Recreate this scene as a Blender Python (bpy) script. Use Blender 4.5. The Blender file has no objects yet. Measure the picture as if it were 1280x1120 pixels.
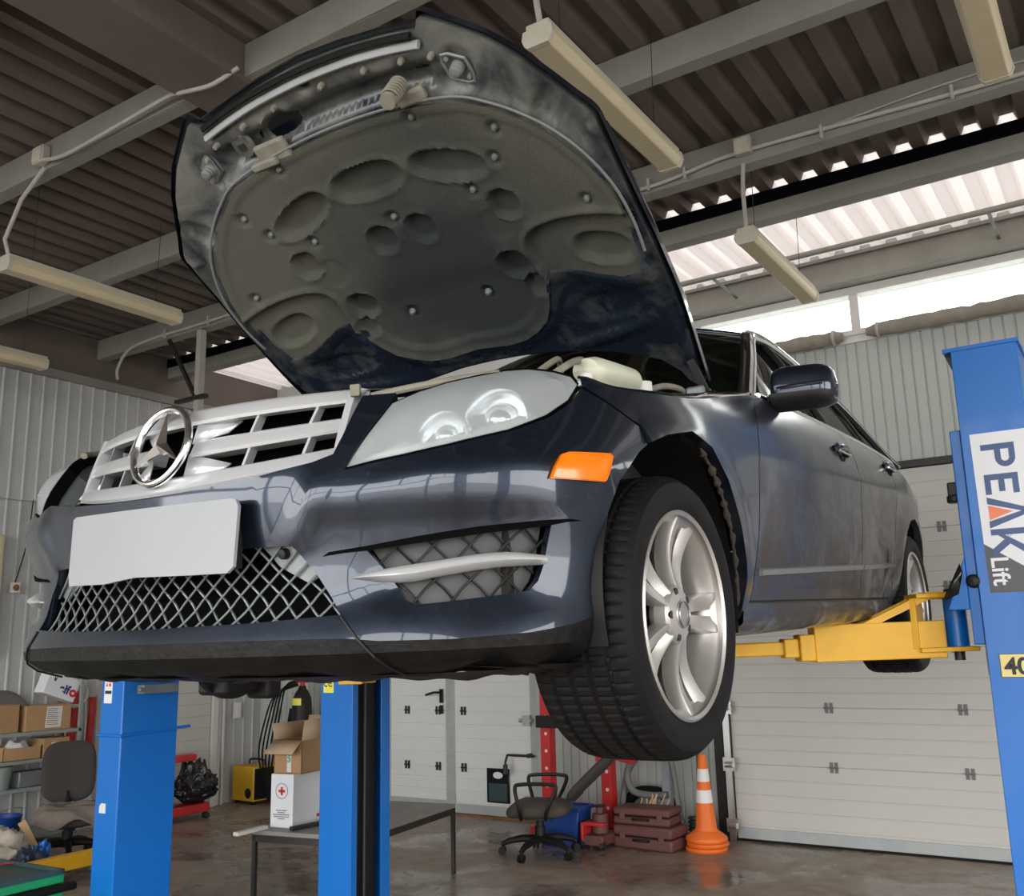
import bpy, bmesh, math, random
from mathutils import Vector, Matrix
from mathutils.geometry import delaunay_2d_cdt
random.seed(7)
SC = bpy.context.scene
COL = SC.collection
PI = math.pi
def R(d): return d*PI/180

# ---------------------------------------------------------------- materials
MATS = {}
def mat(name, col, rough=.5, metal=0., var=.0, vscale=8., col2=None, bump=0., bscale=40., coat=0., spec=.5, stretch=None, contrast=.5):
    m = bpy.data.materials.new(name); m.use_nodes = True
    nt = m.node_tree; b = nt.nodes['Principled BSDF']
    b.inputs['Base Color'].default_value = (*col, 1)
    b.inputs['Roughness'].default_value = rough
    b.inputs['Metallic'].default_value = metal
    b.inputs['Specular IOR Level'].default_value = spec
    b.inputs['Coat Weight'].default_value = coat
    b.inputs['Coat Roughness'].default_value = .05
    if var > 0 or bump > 0:
        tc = nt.nodes.new('ShaderNodeTexCoord'); mp = nt.nodes.new('ShaderNodeMapping')
        nt.links.new(tc.outputs['Object'], mp.inputs['Vector'])
        if stretch: mp.inputs['Scale'].default_value = stretch
    if var > 0:
        n = nt.nodes.new('ShaderNodeTexNoise'); n.inputs['Scale'].default_value = vscale; n.inputs['Detail'].default_value = 8; n.inputs['Roughness'].default_value = .65
        nt.links.new(mp.outputs['Vector'], n.inputs['Vector'])
        rp = nt.nodes.new('ShaderNodeValToRGB')
        c2 = col2 or tuple(c*.45 for c in col)
        rp.color_ramp.elements[0].position = contrast-.18; rp.color_ramp.elements[1].position = contrast+.18
        rp.color_ramp.elements[0].color = (*[a*(1-var)+b_*var for a, b_ in zip(col, c2)], 1)
        rp.color_ramp.elements[1].color = (*col, 1)
        nt.links.new(n.outputs['Fac'], rp.inputs['Fac']); nt.links.new(rp.outputs['Color'], b.inputs['Base Color'])
    if bump > 0:
        n2 = nt.nodes.new('ShaderNodeTexNoise'); n2.inputs['Scale'].default_value = bscale; n2.inputs['Detail'].default_value = 5
        nt.links.new(mp.outputs['Vector'], n2.inputs['Vector'])
        bp = nt.nodes.new('ShaderNodeBump'); bp.inputs['Strength'].default_value = bump; bp.inputs['Distance'].default_value = .01
        nt.links.new(n2.outputs['Fac'], bp.inputs['Height']); nt.links.new(bp.outputs['Normal'], b.inputs['Normal'])
    MATS[name] = m; return m
def glassmat(name, tint, transp=.8, rough=.03, body=(.02, .02, .02)):
    m = bpy.data.materials.new(name); m.use_nodes = True; nt = m.node_tree; nt.nodes.clear()
    o = nt.nodes.new('ShaderNodeOutputMaterial'); t = nt.nodes.new('ShaderNodeBsdfTransparent'); t.inputs['Color'].default_value = (*tint, 1)
    p = nt.nodes.new('ShaderNodeBsdfPrincipled'); p.inputs['Base Color'].default_value = (*body, 1); p.inputs['Roughness'].default_value = rough
    mx = nt.nodes.new('ShaderNodeMixShader'); mx.inputs[0].default_value = 1-transp
    nt.links.new(t.outputs[0], mx.inputs[1]); nt.links.new(p.outputs[0], mx.inputs[2]); nt.links.new(mx.outputs[0], o.inputs['Surface'])
    MATS[name] = m; return m
M = MATS
mat('steel_beam', (.29, .285, .25), .6, var=.35, vscale=3)
mat('roof_sheet', (.165, .132, .112), .6, var=.4, vscale=2.5)
mat('wall_sheet', (.55, .565, .565), .45, var=.3, vscale=1.5, col2=(.40, .40, .39))
mat('wall_sheet_back', (.50, .525, .50), .45, var=.25, vscale=1.5, col2=(.38, .40, .38))
mat('door_panel', (.60, .595, .565), .45, var=.25, vscale=1.2, col2=(.50, .49, .45))
mat('door_panel_light', (.80, .82, .80), .45, var=.15, vscale=1.5)
mat('door_rail', (.46, .50, .50), .45, var=.3, vscale=5)
mat('white_frame', (.74, .74, .71), .5, var=.15)
mat('lamp_cover', (.72, .63, .42), .45, var=.3, vscale=5, col2=(.55, .43, .25))
mat('lamp_body', (.62, .58, .47), .5, var=.3, vscale=6)
mat('conduit', (.50, .47, .42), .5, var=.3)
mat('black_plastic', (.008, .008, .0085), .5, var=.3, vscale=30, col2=(.022, .020, .018), spec=.35)
mat('valance', (.004, .004, .0045), .45, var=.6, vscale=25, col2=(.022, .020, .018), bump=.2, bscale=60, spec=.2)
mat('matte_black', (.003, .003, .0035), .9, spec=.05)  # plain near-black for openings, backings and the lamp gasket
mat('inlet_grey', (.085, .088, .09), .6, var=.3, vscale=8)
mat('black_gloss', (.012, .012, .013), .12)
mat('rubber', (.0075, .0075, .008), .6, var=.4, vscale=14, col2=(.020, .018, .016), bump=.12, bscale=120, spec=.15)
mat('dark_steel', (.06, .058, .055), .5, .6, var=.3)
mat('steel', (.55, .55, .54), .35, .9, var=.2)
mat('chrome', (.88, .89, .90), .16, 1.0)
mat('silver_plastic', (.80, .82, .84), .28, .45)
mat('alloy', (.60, .585, .565), .36, .65, var=.35, vscale=9, col2=(.36, .32, .28))
mat('lift_blue', (.004, .165, .60), .38, 0, var=.12, vscale=2, col2=(.004, .12, .46), coat=.12)
mat('lift_yellow', (.86, .47, .015), .42, 0, var=.35, vscale=9, col2=(.55, .24, .01), contrast=.38)
mat('rust', (.30, .13, .045), .8, var=.6, vscale=12, col2=(.09, .045, .02))
mat('orange_plastic', (.95, .19, .025), .45, var=.2, vscale=7)
mat('amber', (1.0, .24, .005), .18, coat=.5, var=.15, vscale=30, col2=(.9, .16, .0))
mat('red_paint', (.62, .03, .03), .45, var=.3, vscale=8)
mat('white_paint', (.85, .85, .84), .5)
mat('label_white', (.88, .90, .93), .35)
mat('label_navy', (.02, .07, .23), .35)
mat('label_orange', (.93, .22, .08), .35)
mat('label_grey', (.055, .06, .07), .35)
mat('label_yellow', (.90, .78, .30), .4)
mat('label_lemon', (.88, .82, .10), .4)
mat('ink', (.015, .015, .02), .5)
mat('ink_red', (.70, .03, .05), .5)
mat('ink_green', (.05, .36, .10), .5)
mat('cardboard', (.50, .30, .15), .8, var=.25, vscale=5)
mat('cardboard_light', (.58, .42, .27), .8, var=.2, vscale=5)
mat('paper', (.78, .77, .74), .7, var=.15, vscale=9)
mat('bag_black', (.013, .013, .015), .22, bump=.6, bscale=14)
mat('yellow_machine', (.78, .46, .02), .45, var=.35, vscale=7)
mat('chair_fabric', (.052, .046, .044), .9, bump=.3, bscale=150)
mat('chair_fabric_dirty', (.095, .078, .064), .9, var=.5, vscale=10, bump=.3, bscale=150)
mat('rag', (.24, .20, .17), .9, var=.5, vscale=11, bump=.3, bscale=40)
mat('roll_cloth', (.32, .30, .25), .85, var=.5, vscale=12, col2=(.17, .15, .12), bump=.3, bscale=30)
mat('case_maroon', (.155, .062, .055), .6, var=.4, vscale=8)
mat('hose_grey', (.20, .21, .21), .55, var=.3)
mat('stand_grey', (.33, .36, .40), .5, var=.3)
mat('blue_plastic', (.012, .06, .28), .4, var=.2)
mat('navy_plastic', (.015, .025, .06), .45, var=.2)
mat('green_paint', (.015, .36, .13), .4, var=.25)
mat('teal_dark', (.05, .10, .11), .4, .2, var=.4)
mat('shelf_steel', (.34, .39, .37), .5, .2, var=.3)
mat('table_top', (.30, .28, .25), .55, var=.5, vscale=6)
mat('mud', (.060, .048, .038), .95, var=.6, vscale=30, bump=.6, bscale=80)
mat('wood', (.68, .46, .24), .7, var=.3, vscale=12, stretch=(1, 1, .2))
mat('plaster_bag', (.52, .47, .38), .85, var=.4, vscale=9, bump=.4, bscale=30)
mat('tool_grey', (.22, .25, .25), .45, .3, var=.4)
mat('engine_beige', (.74, .75, .60), .5, var=.25, vscale=9)
mat('disc', (.30, .27, .24), .4, .8, var=.4)
mat('cabin_dark', (.02, .018, .016), .85)
mat('plate_grey', (.37, .38, .395), .45, var=.5, vscale=1.6, col2=(.30, .33, .36))
mat('tarp', (.16, .15, .14), .85, var=.3)
mat('outside_ground', (.42, .42, .42), .9)
glassmat('window_pane', (.96, .98, .97), .88)
glassmat('car_glass', (.34, .40, .36), .62, .02, (.01, .012, .01))
glassmat('lens_haze', (.86, .90, .91), .56, .08, (.66, .70, .71))
glassmat('clear_lens', (.95, .97, .98), .82, .04, (.5, .5, .5))
# translucent roof light sheet
def translucent():
    m = bpy.data.materials.new('rooflight'); m.use_nodes = True; nt = m.node_tree; nt.nodes.clear()
    o = nt.nodes.new('ShaderNodeOutputMaterial'); t = nt.nodes.new('ShaderNodeBsdfTranslucent'); t.inputs['Color'].default_value = (.50, .46, .45, 1)
    d = nt.nodes.new('ShaderNodeBsdfDiffuse'); d.inputs['Color'].default_value = (.55, .51, .49, 1)
    mx = nt.nodes.new('ShaderNodeMixShader'); mx.inputs[0].default_value = .72
    nt.links.new(t.outputs[0], mx.inputs[1]); nt.links.new(d.outputs[0], mx.inputs[2]); nt.links.new(mx.outputs[0], o.inputs['Surface']); M['rooflight'] = m
translucent()
# car paint: dark navy metallic under clear coat, with road dust thickening toward the sill
def paint(name, dust_amt, zlo, zhi, fine=.25, base=0.):
    m = bpy.data.materials.new(name); m.use_nodes = True; nt = m.node_tree; b = nt.nodes['Principled BSDF']; L = nt.links.new
    tc = nt.nodes.new('ShaderNodeTexCoord')
    n = nt.nodes.new('ShaderNodeTexNoise'); n.inputs['Scale'].default_value = 4.5; n.inputs['Detail'].default_value = 12; n.inputs['Roughness'].default_value = .78; n.inputs['Distortion'].default_value = .7
    L(tc.outputs['Object'], n.inputs['Vector'])
    n2 = nt.nodes.new('ShaderNodeTexNoise'); n2.inputs['Scale'].default_value = 130; n2.inputs['Detail'].default_value = 3
    L(tc.outputs['Object'], n2.inputs['Vector'])
    sx = nt.nodes.new('ShaderNodeSeparateXYZ'); L(tc.outputs['Object'], sx.inputs[0])
    mr = nt.nodes.new('ShaderNodeMapRange'); mr.inputs['From Min'].default_value = zhi; mr.inputs['From Max'].default_value = zlo
    L(sx.outputs['Z'], mr.inputs['Value'])
    mul = nt.nodes.new('ShaderNodeMath'); mul.operation = 'MULTIPLY'
    r1 = nt.nodes.new('ShaderNodeMapRange'); r1.inputs['From Min'].default_value = .42; r1.inputs['From Max'].default_value = .62; r1.inputs['To Max'].default_value = dust_amt; r1.inputs['To Min'].default_value = base
    L(n.outputs['Fac'], r1.inputs['Value']); L(r1.outputs[0], mul.inputs[0]); L(mr.outputs[0], mul.inputs[1]); mr.clamp = True
    sp = nt.nodes.new('ShaderNodeMapRange'); sp.inputs['From Min'].default_value = .60; sp.inputs['From Max'].default_value = .75; sp.inputs['To Max'].default_value = fine
    L(n2.outputs['Fac'], sp.inputs['Value'])
    ad = nt.nodes.new('ShaderNodeMath'); ad.operation = 'ADD'; ad.use_clamp = True; L(mul.outputs[0], ad.inputs[0]); L(sp.outputs[0], ad.inputs[1])
    mix = nt.nodes.new('ShaderNodeMix'); mix.data_type = 'RGBA'; L(ad.outputs[0], mix.inputs[0])
    mix.inputs[6].default_value = (.015, .024, .043, 1); mix.inputs[7].default_value = (.058, .048, .040, 1)
    L(mix.outputs[2], b.inputs['Base Color'])
    rr = nt.nodes.new('ShaderNodeMapRange'); rr.inputs['To Min'].default_value = .30; rr.inputs['To Max'].default_value = .75; L(ad.outputs[0], rr.inputs['Value']); L(rr.outputs[0], b.inputs['Roughness'])
    ml = nt.nodes.new('ShaderNodeMapRange'); ml.inputs['To Min'].default_value = .45 if base > .2 else .72; ml.inputs['To Max'].default_value = 0; L(ad.outputs[0], ml.inputs['Value']); L(ml.outputs[0], b.inputs['Metallic'])
    ct = nt.nodes.new('ShaderNodeMapRange'); ct.inputs['To Min'].default_value = 1; ct.inputs['To Max'].default_value = .0; L(ad.outputs[0], ct.inputs['Value']); L(ct.outputs[0], b.inputs['Coat Weight'])
    b.inputs['Coat Roughness'].default_value = .16 if base else .04
    M[name] = m
paint('paint', .12, .15, .6, .22)
paint('paint_dusty', 1.3, .32, .92, .15, .22)
paint('paint_mid', .7, .20, .85, .22, .06)
# hood underside: dusty navy paint
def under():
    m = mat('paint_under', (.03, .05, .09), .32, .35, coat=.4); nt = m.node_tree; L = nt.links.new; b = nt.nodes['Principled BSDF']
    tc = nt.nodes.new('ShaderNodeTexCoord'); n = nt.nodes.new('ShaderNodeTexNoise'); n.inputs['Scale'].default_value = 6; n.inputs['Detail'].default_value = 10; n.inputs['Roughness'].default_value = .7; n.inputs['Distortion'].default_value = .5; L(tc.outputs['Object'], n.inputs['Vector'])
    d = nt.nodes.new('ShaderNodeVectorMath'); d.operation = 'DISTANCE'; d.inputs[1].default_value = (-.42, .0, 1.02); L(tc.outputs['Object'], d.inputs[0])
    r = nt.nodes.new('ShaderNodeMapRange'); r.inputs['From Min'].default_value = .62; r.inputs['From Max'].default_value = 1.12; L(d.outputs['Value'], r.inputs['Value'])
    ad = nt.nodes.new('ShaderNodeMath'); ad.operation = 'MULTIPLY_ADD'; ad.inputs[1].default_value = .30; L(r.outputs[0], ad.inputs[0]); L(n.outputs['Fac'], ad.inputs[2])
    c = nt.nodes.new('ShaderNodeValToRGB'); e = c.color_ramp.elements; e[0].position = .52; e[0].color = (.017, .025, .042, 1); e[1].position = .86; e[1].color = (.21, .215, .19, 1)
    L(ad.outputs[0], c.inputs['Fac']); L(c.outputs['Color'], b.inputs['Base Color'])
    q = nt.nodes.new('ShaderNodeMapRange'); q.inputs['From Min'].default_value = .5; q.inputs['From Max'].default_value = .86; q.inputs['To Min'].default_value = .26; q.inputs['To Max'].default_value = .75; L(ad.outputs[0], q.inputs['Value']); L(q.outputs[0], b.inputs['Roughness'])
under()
def fabric():
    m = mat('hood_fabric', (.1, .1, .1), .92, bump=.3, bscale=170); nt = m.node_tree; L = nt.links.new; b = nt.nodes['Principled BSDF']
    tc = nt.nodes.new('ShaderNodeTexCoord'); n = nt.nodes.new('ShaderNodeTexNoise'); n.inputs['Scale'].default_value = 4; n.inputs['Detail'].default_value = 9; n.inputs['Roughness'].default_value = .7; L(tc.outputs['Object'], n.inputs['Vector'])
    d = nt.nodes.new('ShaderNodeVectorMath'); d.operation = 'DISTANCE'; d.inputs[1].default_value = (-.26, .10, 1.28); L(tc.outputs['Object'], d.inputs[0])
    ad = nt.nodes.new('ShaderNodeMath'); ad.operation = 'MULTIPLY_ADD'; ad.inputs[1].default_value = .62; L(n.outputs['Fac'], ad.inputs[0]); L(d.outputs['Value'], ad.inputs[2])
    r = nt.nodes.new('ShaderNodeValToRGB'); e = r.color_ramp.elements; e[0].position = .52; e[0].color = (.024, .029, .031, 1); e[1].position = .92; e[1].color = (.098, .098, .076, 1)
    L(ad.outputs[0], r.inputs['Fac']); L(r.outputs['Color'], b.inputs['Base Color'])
fabric()
mat('seal_grey', (.34, .36, .37), .45, var=.4, vscale=6)
mat('dust_trim', (.30, .285, .225), .85, var=.5, vscale=20, col2=(.10, .10, .085))
# wet concrete floor
def floor_mat():
    m = bpy.data.materials.new('floor_concrete'); m.use_nodes = True; nt = m.node_tree; b = nt.nodes['Principled BSDF']; L = nt.links.new
    tc = nt.nodes.new('ShaderNodeTexCoord')
    n = nt.nodes.new('ShaderNodeTexNoise'); n.inputs['Scale'].default_value = 1.1; n.inputs['Detail'].default_value = 10; n.inputs['Roughness'].default_value = .62; n.inputs['Distortion'].default_value = .6
    n2 = nt.nodes.new('ShaderNodeTexNoise'); n2.inputs['Scale'].default_value = 7; n2.inputs['Detail'].default_value = 8
    L(tc.outputs['Object'], n.inputs['Vector']); L(tc.outputs['Object'], n2.inputs['Vector'])
    rp = nt.nodes.new('ShaderNodeValToRGB'); e = rp.color_ramp.elements
    e[0].position = .34; e[0].color = (.15, .108, .078, 1); e[1].position = .66; e[1].color = (.40, .32, .25, 1)
    L(n.outputs['Fac'], rp.inputs['Fac'])
    mx = nt.nodes.new('ShaderNodeMix'); mx.data_type = 'RGBA'; mx.inputs[0].default_value = .35
    rp2 = nt.nodes.new('ShaderNodeValToRGB'); rp2.color_ramp.elements[0].color = (.12, .085, .062, 1); rp2.color_ramp.elements[1].color = (.34, .30, .26, 1); rp2.color_ramp.elements[0].position = .38; rp2.color_ramp.elements[1].position = .62
    L(n2.outputs['Fac'], rp2.inputs['Fac']); L(rp.outputs['Color'], mx.inputs[6]); L(rp2.outputs['Color'], mx.inputs[7]); L(mx.outputs[2], b.inputs['Base Color'])
    mr = nt.nodes.new('ShaderNodeMapRange'); mr.inputs['From Min'].default_value = .44; mr.inputs['From Max'].default_value = .58; mr.inputs['To Min'].default_value = .16; mr.inputs['To Max'].default_value = .6
    L(n.outputs['Fac'], mr.inputs['Value']); L(mr.outputs[0], b.inputs['Roughness'])
    bp = nt.nodes.new('ShaderNodeBump'); bp.inputs['Strength'].default_value = .12; L(n2.outputs['Fac'], bp.inputs['Height']); L(bp.outputs['Normal'], b.inputs['Normal'])
    M['floor_concrete'] = m
floor_mat()

# ---------------------------------------------------------------- mesh builder
class MB:
    def __init__(s): s.v = []; s.f = []
    def add(s, vs, fs):
        o = len(s.v); s.v += [tuple(p) for p in vs]; s.f += [tuple(i+o for i in f) for f in fs]; return s
    def box(s, lo, hi, rot=None, about=None):
        x0, y0, z0 = lo; x1, y1, z1 = hi
        vs = [Vector(p) for p in ((x0,y0,z0),(x1,y0,z0),(x1,y1,z0),(x0,y1,z0),(x0,y0,z1),(x1,y0,z1),(x1,y1,z1),(x0,y1,z1))]
        if rot is not None:
            c = Vector(about) if about else (vs[0]+vs[6])/2
            vs = [c+rot@(v-c) for v in vs]
        return s.add(vs, [(3,2,1,0),(4,5,6,7),(0,1,5,4),(1,2,6,5),(2,3,7,6),(3,0,4,7)])
    def obox(s, p0, p1, w, h, up=(0,0,1)):
        p0 = Vector(p0); p1 = Vector(p1); d = (p1-p0).normalized(); u = Vector(up); sd = d.cross(u).normalized(); u = sd.cross(d)
        vs = []
        for p in (p0, p1):
            for a, b in ((-1,-1),(1,-1),(1,1),(-1,1)): vs.append(p+sd*a*w/2+u*b*h/2)
        return s.add(vs, [(0,1,2,3),(7,6,5,4),(0,4,5,1),(1,5,6,2),(2,6,7,3),(3,7,4,0)])
    def prism(s, poly, fn0, fn1):
        n = len(poly); vs = [fn0(p) for p in poly]+[fn1(p) for p in poly]
        return s.add(vs, [tuple(range(n))[::-1], tuple(range(n, 2*n))]+[(i, (i+1) % n, n+(i+1) % n, n+i) for i in range(n)])
    def cyl(s, p0, p1, r, n=16, r2=None, caps=True):
        p0 = Vector(p0); p1 = Vector(p1); d = (p1-p0).normalized(); a = d.orthogonal().normalized(); b = d.cross(a); r2 = r if r2 is None else r2
        vs = [p0+(a*math.cos(2*PI*i/n)+b*math.sin(2*PI*i/n))*r for i in range(n)]+[p1+(a*math.cos(2*PI*i/n)+b*math.sin(2*PI*i/n))*r2 for i in range(n)]
        fs = [(i, (i+1) % n, n+(i+1) % n, n+i) for i in range(n)]
        if caps: fs += [tuple(range(n))[::-1], tuple(range(n, 2*n))]
        return s.add(vs, fs)
    def tube(s, pts, r, n=8, closed=False, flat=None):
        P = [Vector(p) for p in pts]; m = len(P); rs = r if isinstance(r, (list, tuple)) else [r]*m
        vs = []; prev = None
        for i, p in enumerate(P):
            d = (P[(i+1) % m]-P[i-1]) if closed else (P[min(i+1, m-1)]-P[max(i-1, 0)])
            d.normalize()
            if prev is None:
                u = d.orthogonal().normalized()
                if flat: u = (Vector(flat[0])-d*d.dot(Vector(flat[0]))).normalized()
            else: u = (prev-d*d.dot(prev)).normalized()
            prev = u; w = d.cross(u); k = flat[1] if flat else 1.
            for j in range(n):
                a = 2*PI*(j+.5)/n; vs.append(p+(u*math.cos(a)+w*math.sin(a)*k)*rs[i])
        fs = []
        for i in range(m if closed else m-1):
            for j in range(n):
                a = i*n+j; b = i*n+(j+1) % n; c = ((i+1) % m)*n+(j+1) % n; d_ = ((i+1) % m)*n+j; fs.append((a, b, c, d_))
        if not closed: fs += [tuple(range(n))[::-1], tuple((m-1)*n+j for j in range(n))]
        return s.add(vs, fs)
    def lathe(s, prof, o=(0,0,0), axis=(0,0,1), n=32, close=False):
        o = Vector(o); d = Vector(axis).normalized(); a = d.orthogonal().normalized(); b = d.cross(a)
        vs = []
        for r, h in prof:
            for i in range(n): t = 2*PI*i/n; vs.append(o+d*h+(a*math.cos(t)+b*math.sin(t))*r)
        m = len(prof); fs = []
        for k in range(m if close else m-1):
            for i in range(n): fs.append((k*n+i, k*n+(i+1) % n, ((k+1) % m)*n+(i+1) % n, ((k+1) % m)*n+i))
        return s.add(vs, fs)
    def grid(s, fn, nu, nv, wrapu=False):
        vs = [fn(i/nu, j/nv) for i in range(nu if wrapu else nu+1) for j in range(nv+1)]
        k = nv+1; fs = []
        for i in range(nu):
            i2 = (i+1) % nu if wrapu else i+1
            for j in range(nv): fs.append((i*k+j, i2*k+j, i2*k+j+1, i*k+j+1))
        return s.add(vs, fs)
    def xf(s, m):
        s.v = [tuple(m@Vector(p)) for p in s.v]; return s
    def build(s, name, m, parent=None, ang=32, bev=0, loc=None, mats=None, solid=0, fix=True):
        me = bpy.data.meshes.new(name); me.from_pydata(s.v, [], s.f)
        bm = bmesh.new(); bm.from_mesh(me)
        if fix: bmesh.ops.recalc_face_normals(bm, faces=bm.faces)
        bm.to_mesh(me); bm.free()
        me.materials.append(M[m])
        for p in me.polygons: p.use_smooth = True
        if ang < 170: me.set_sharp_from_angle(angle=R(ang))
        o = bpy.data.objects.new(name, me); COL.objects.link(o)
        if parent: o.parent = parent
        if loc: o.location = loc
        if solid:
            md = o.modifiers.new('s', 'SOLIDIFY'); md.thickness = solid; md.offset = 0
        if bev:
            md = o.modifiers.new('b', 'BEVEL'); md.width = bev; md.segments = 2; md.limit_method = 'ANGLE'; md.angle_limit = R(40)
        return o
def tag(o, label=None, cat=None, group=None, kind=None):
    if label: o['label'] = label
    if cat: o['category'] = cat
    if group: o['group'] = group
    if kind: o['kind'] = kind
    return o
def empty(name, loc=(0,0,0), rz=0, parent=None):
    o = bpy.data.objects.new(name, None); COL.objects.link(o); o.location = loc; o.rotation_euler = (0, 0, rz); o.empty_display_size = .1
    if parent: o.parent = parent
    return o
def thing(name, label, cat, loc=(0,0,0), rz=0, group=None): return tag(empty(name, loc, rz), label, cat, group)
def struct(o): o['kind'] = 'structure'; return o
def dup(o, parent=None):
    c = o.copy(); COL.objects.link(c)
    if parent: c.parent = parent
    for ch in list(o.children): dup(ch, c)
    return c
def text(name, body, size, m, parent, mtx, bold=0., align='LEFT'):
    cu = bpy.data.curves.new(name, 'FONT'); cu.body = body; cu.size = size; cu.offset = bold; cu.extrude = .0004; cu.align_x = align
    t = bpy.data.objects.new(name+'_src', cu); COL.objects.link(t)
    bpy.context.view_layer.update()
    me = bpy.data.meshes.new_from_object(t.evaluated_get(bpy.context.evaluated_depsgraph_get()))
    bpy.data.objects.remove(t); bpy.data.curves.remove(cu)
    me.materials.clear(); me.materials.append(M[m]); me.name = name
    me.transform(mtx); o = bpy.data.objects.new(name, me); COL.objects.link(o); o.parent = parent; return o
def frame(o, x, y):   # matrix with given origin and local x, y directions
    x = Vector(x).normalized(); y = Vector(y).normalized(); z = x.cross(y)
    return Matrix(((x.x, y.x, z.x, o[0]), (x.y, y.y, z.y, o[1]), (x.z, y.z, z.z, o[2]), (0, 0, 0, 1)))
def pchip(xs, ys):
    n = len(xs); h = [xs[i+1]-xs[i] for i in range(n-1)]; d = [(ys[i+1]-ys[i])/h[i] for i in range(n-1)]
    m = [0]*n; m[0] = d[0]; m[-1] = d[-1]
    for i in range(1, n-1): m[i] = 0 if d[i-1]*d[i] <= 0 else 2*d[i-1]*d[i]/(d[i-1]+d[i])
    def f(x):
        if x <= xs[0]: return ys[0]
        if x >= xs[-1]: return ys[-1]
        lo, hi = 0, n-1
        while hi-lo > 1:
            k = (lo+hi)//2
            if xs[k] <= x: lo = k
            else: hi = k
        t = (x-xs[lo])/h[lo]; t2 = t*t; t3 = t2*t
        return (2*t3-3*t2+1)*ys[lo]+(t3-2*t2+t)*h[lo]*m[lo]+(3*t2-2*t3)*ys[hi]+(t3-t2)*h[lo]*m[hi]
    return f
def catmull(pts, n=16, closed=False):
    out = []; N = len(pts)
    for i in range(N if closed else N-1):
        if closed: q = [pts[(i+k) % N] for k in (-1, 0, 1, 2)]
        else: q = [pts[max(i-1, 0)], pts[i], pts[i+1], pts[min(i+2, N-1)]]
        for k in range(n):
            t = k/n; out.append(tuple(.5*((2*b)+(-a+c)*t+(2*a-5*b+4*c-d)*t*t+(-a+3*b-3*c+d)*t**3) for a, b, c, d in zip(*q)))
    if not closed: out.append(tuple(pts[-1]))
    return out
def resample(poly, step):
    out = []
    for a, b in zip(poly, poly[1:]+poly[:1]):
        L = math.dist(a, b); k = max(1, int(round(L/step)))
        for i in range(k): out.append((a[0]+(b[0]-a[0])*i/k, a[1]+(b[1]-a[1])*i/k))
    return out
def inside(p, poly):
    x, y = p; c = False; j = len(poly)-1
    for i in range(len(poly)):
        xi, yi = poly[i]; xj, yj = poly[j]
        if (yi > y) != (yj > y) and x < (xj-xi)*(y-yi)/(yj-yi)+xi: c = not c
        j = i
    return c
def segd(p, poly):
    m = 1e9
    for a, b in zip(poly, poly[1:]+poly[:1]):
        dx, dy = b[0]-a[0], b[1]-a[1]; l = dx*dx+dy*dy
        t = 0 if l == 0 else max(0, min(1, ((p[0]-a[0])*dx+(p[1]-a[1])*dy)/l))
        m = min(m, math.hypot(p[0]-a[0]-t*dx, p[1]-a[1]-t*dy))
    return m
def panel(mb, outline, holes, surf, res=.04, flange=.02, off=0., nrm=None, disp=None, extra=None, edge_res=None):
    """sheet panel: a region of the (u,v) plane with holes, triangulated and bent onto surf(u,v); edges turned in by flange"""
    er = edge_res or res
    loops = [resample(outline, er)]+[resample(h, er) for h in holes]
    co = []; ed = []
    for lp in loops:
        o = len(co); n = len(lp); co += lp; ed += [(o+i, o+(i+1) % n) for i in range(n)]
    us = [p[0] for p in loops[0]]; vs = [p[1] for p in loops[0]]
    coarse = [resample(outline, er*2)]+[resample(h, er*2) for h in holes]
    nu = int((max(us)-min(us))/res)+1; nv = int((max(vs)-min(vs))/(res*.87))+1
    for j in range(1, nv):
        for i in range(1, nu+1):
            p = (min(us)+(i-(.5 if j % 2 else .0))*res, min(vs)+j*res*.87)
            if inside(p, loops[0]) and not any(inside(p, h) for h in loops[1:]):
                if min(segd(p, c) for c in coarse) > er*.45: co.append(p)
    if extra: co += extra
    V, E, F, *_ = delaunay_2d_cdt([Vector(p) for p in co], ed, [], 0, 1e-5)
    P2 = [(v.x, v.y) for v in V]
    tri = []
    for f in F:
        c = (sum(P2[i][0] for i in f)/3, sum(P2[i][1] for i in f)/3)
        if inside(c, loops[0]) and not any(inside(c, h) for h in loops[1:]): tri.append(tuple(f))
    def nf(u, v):
        if nrm: return Vector(nrm(u, v))
        e = .004; a = Vector(surf(u+e, v))-Vector(surf(u-e, v)); b = Vector(surf(u, v+e))-Vector(surf(u, v-e)); return a.cross(b).normalized()
    N = [nf(*p) for p in P2]
    P3 = [Vector(surf(*p))+n*(off+(disp(*p) if disp else 0)) for p, n in zip(P2, N)]
    used = sorted({i for f in tri for i in f}); mp = {k: i for i, k in enumerate(used)}
    vs = [P3[k] for k in used]; fs = [tuple(mp[i] for i in f) for f in tri]
    if flange:
        cnt = {}
        for f in fs:
            for a, b in zip(f, f[1:]+f[:1]): cnt[(a, b)] = 1
        bd = [(a, b) for (a, b) in cnt if (b, a) not in cnt]
        base = len(vs); idx = {}
        for a, b in bd:
            for k in (a, b):
                if k not in idx: idx[k] = len(vs); vs.append(vs[k]-N[used[k]]*flange)
        fs += [(b, a, idx[a], idx[b]) for a, b in bd]
    mb.add(vs, fs); return mb
def sstep(a, b, x):
    t = max(0., min(1., (x-a)/(b-a))); return t*t*(3-2*t)
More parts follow.
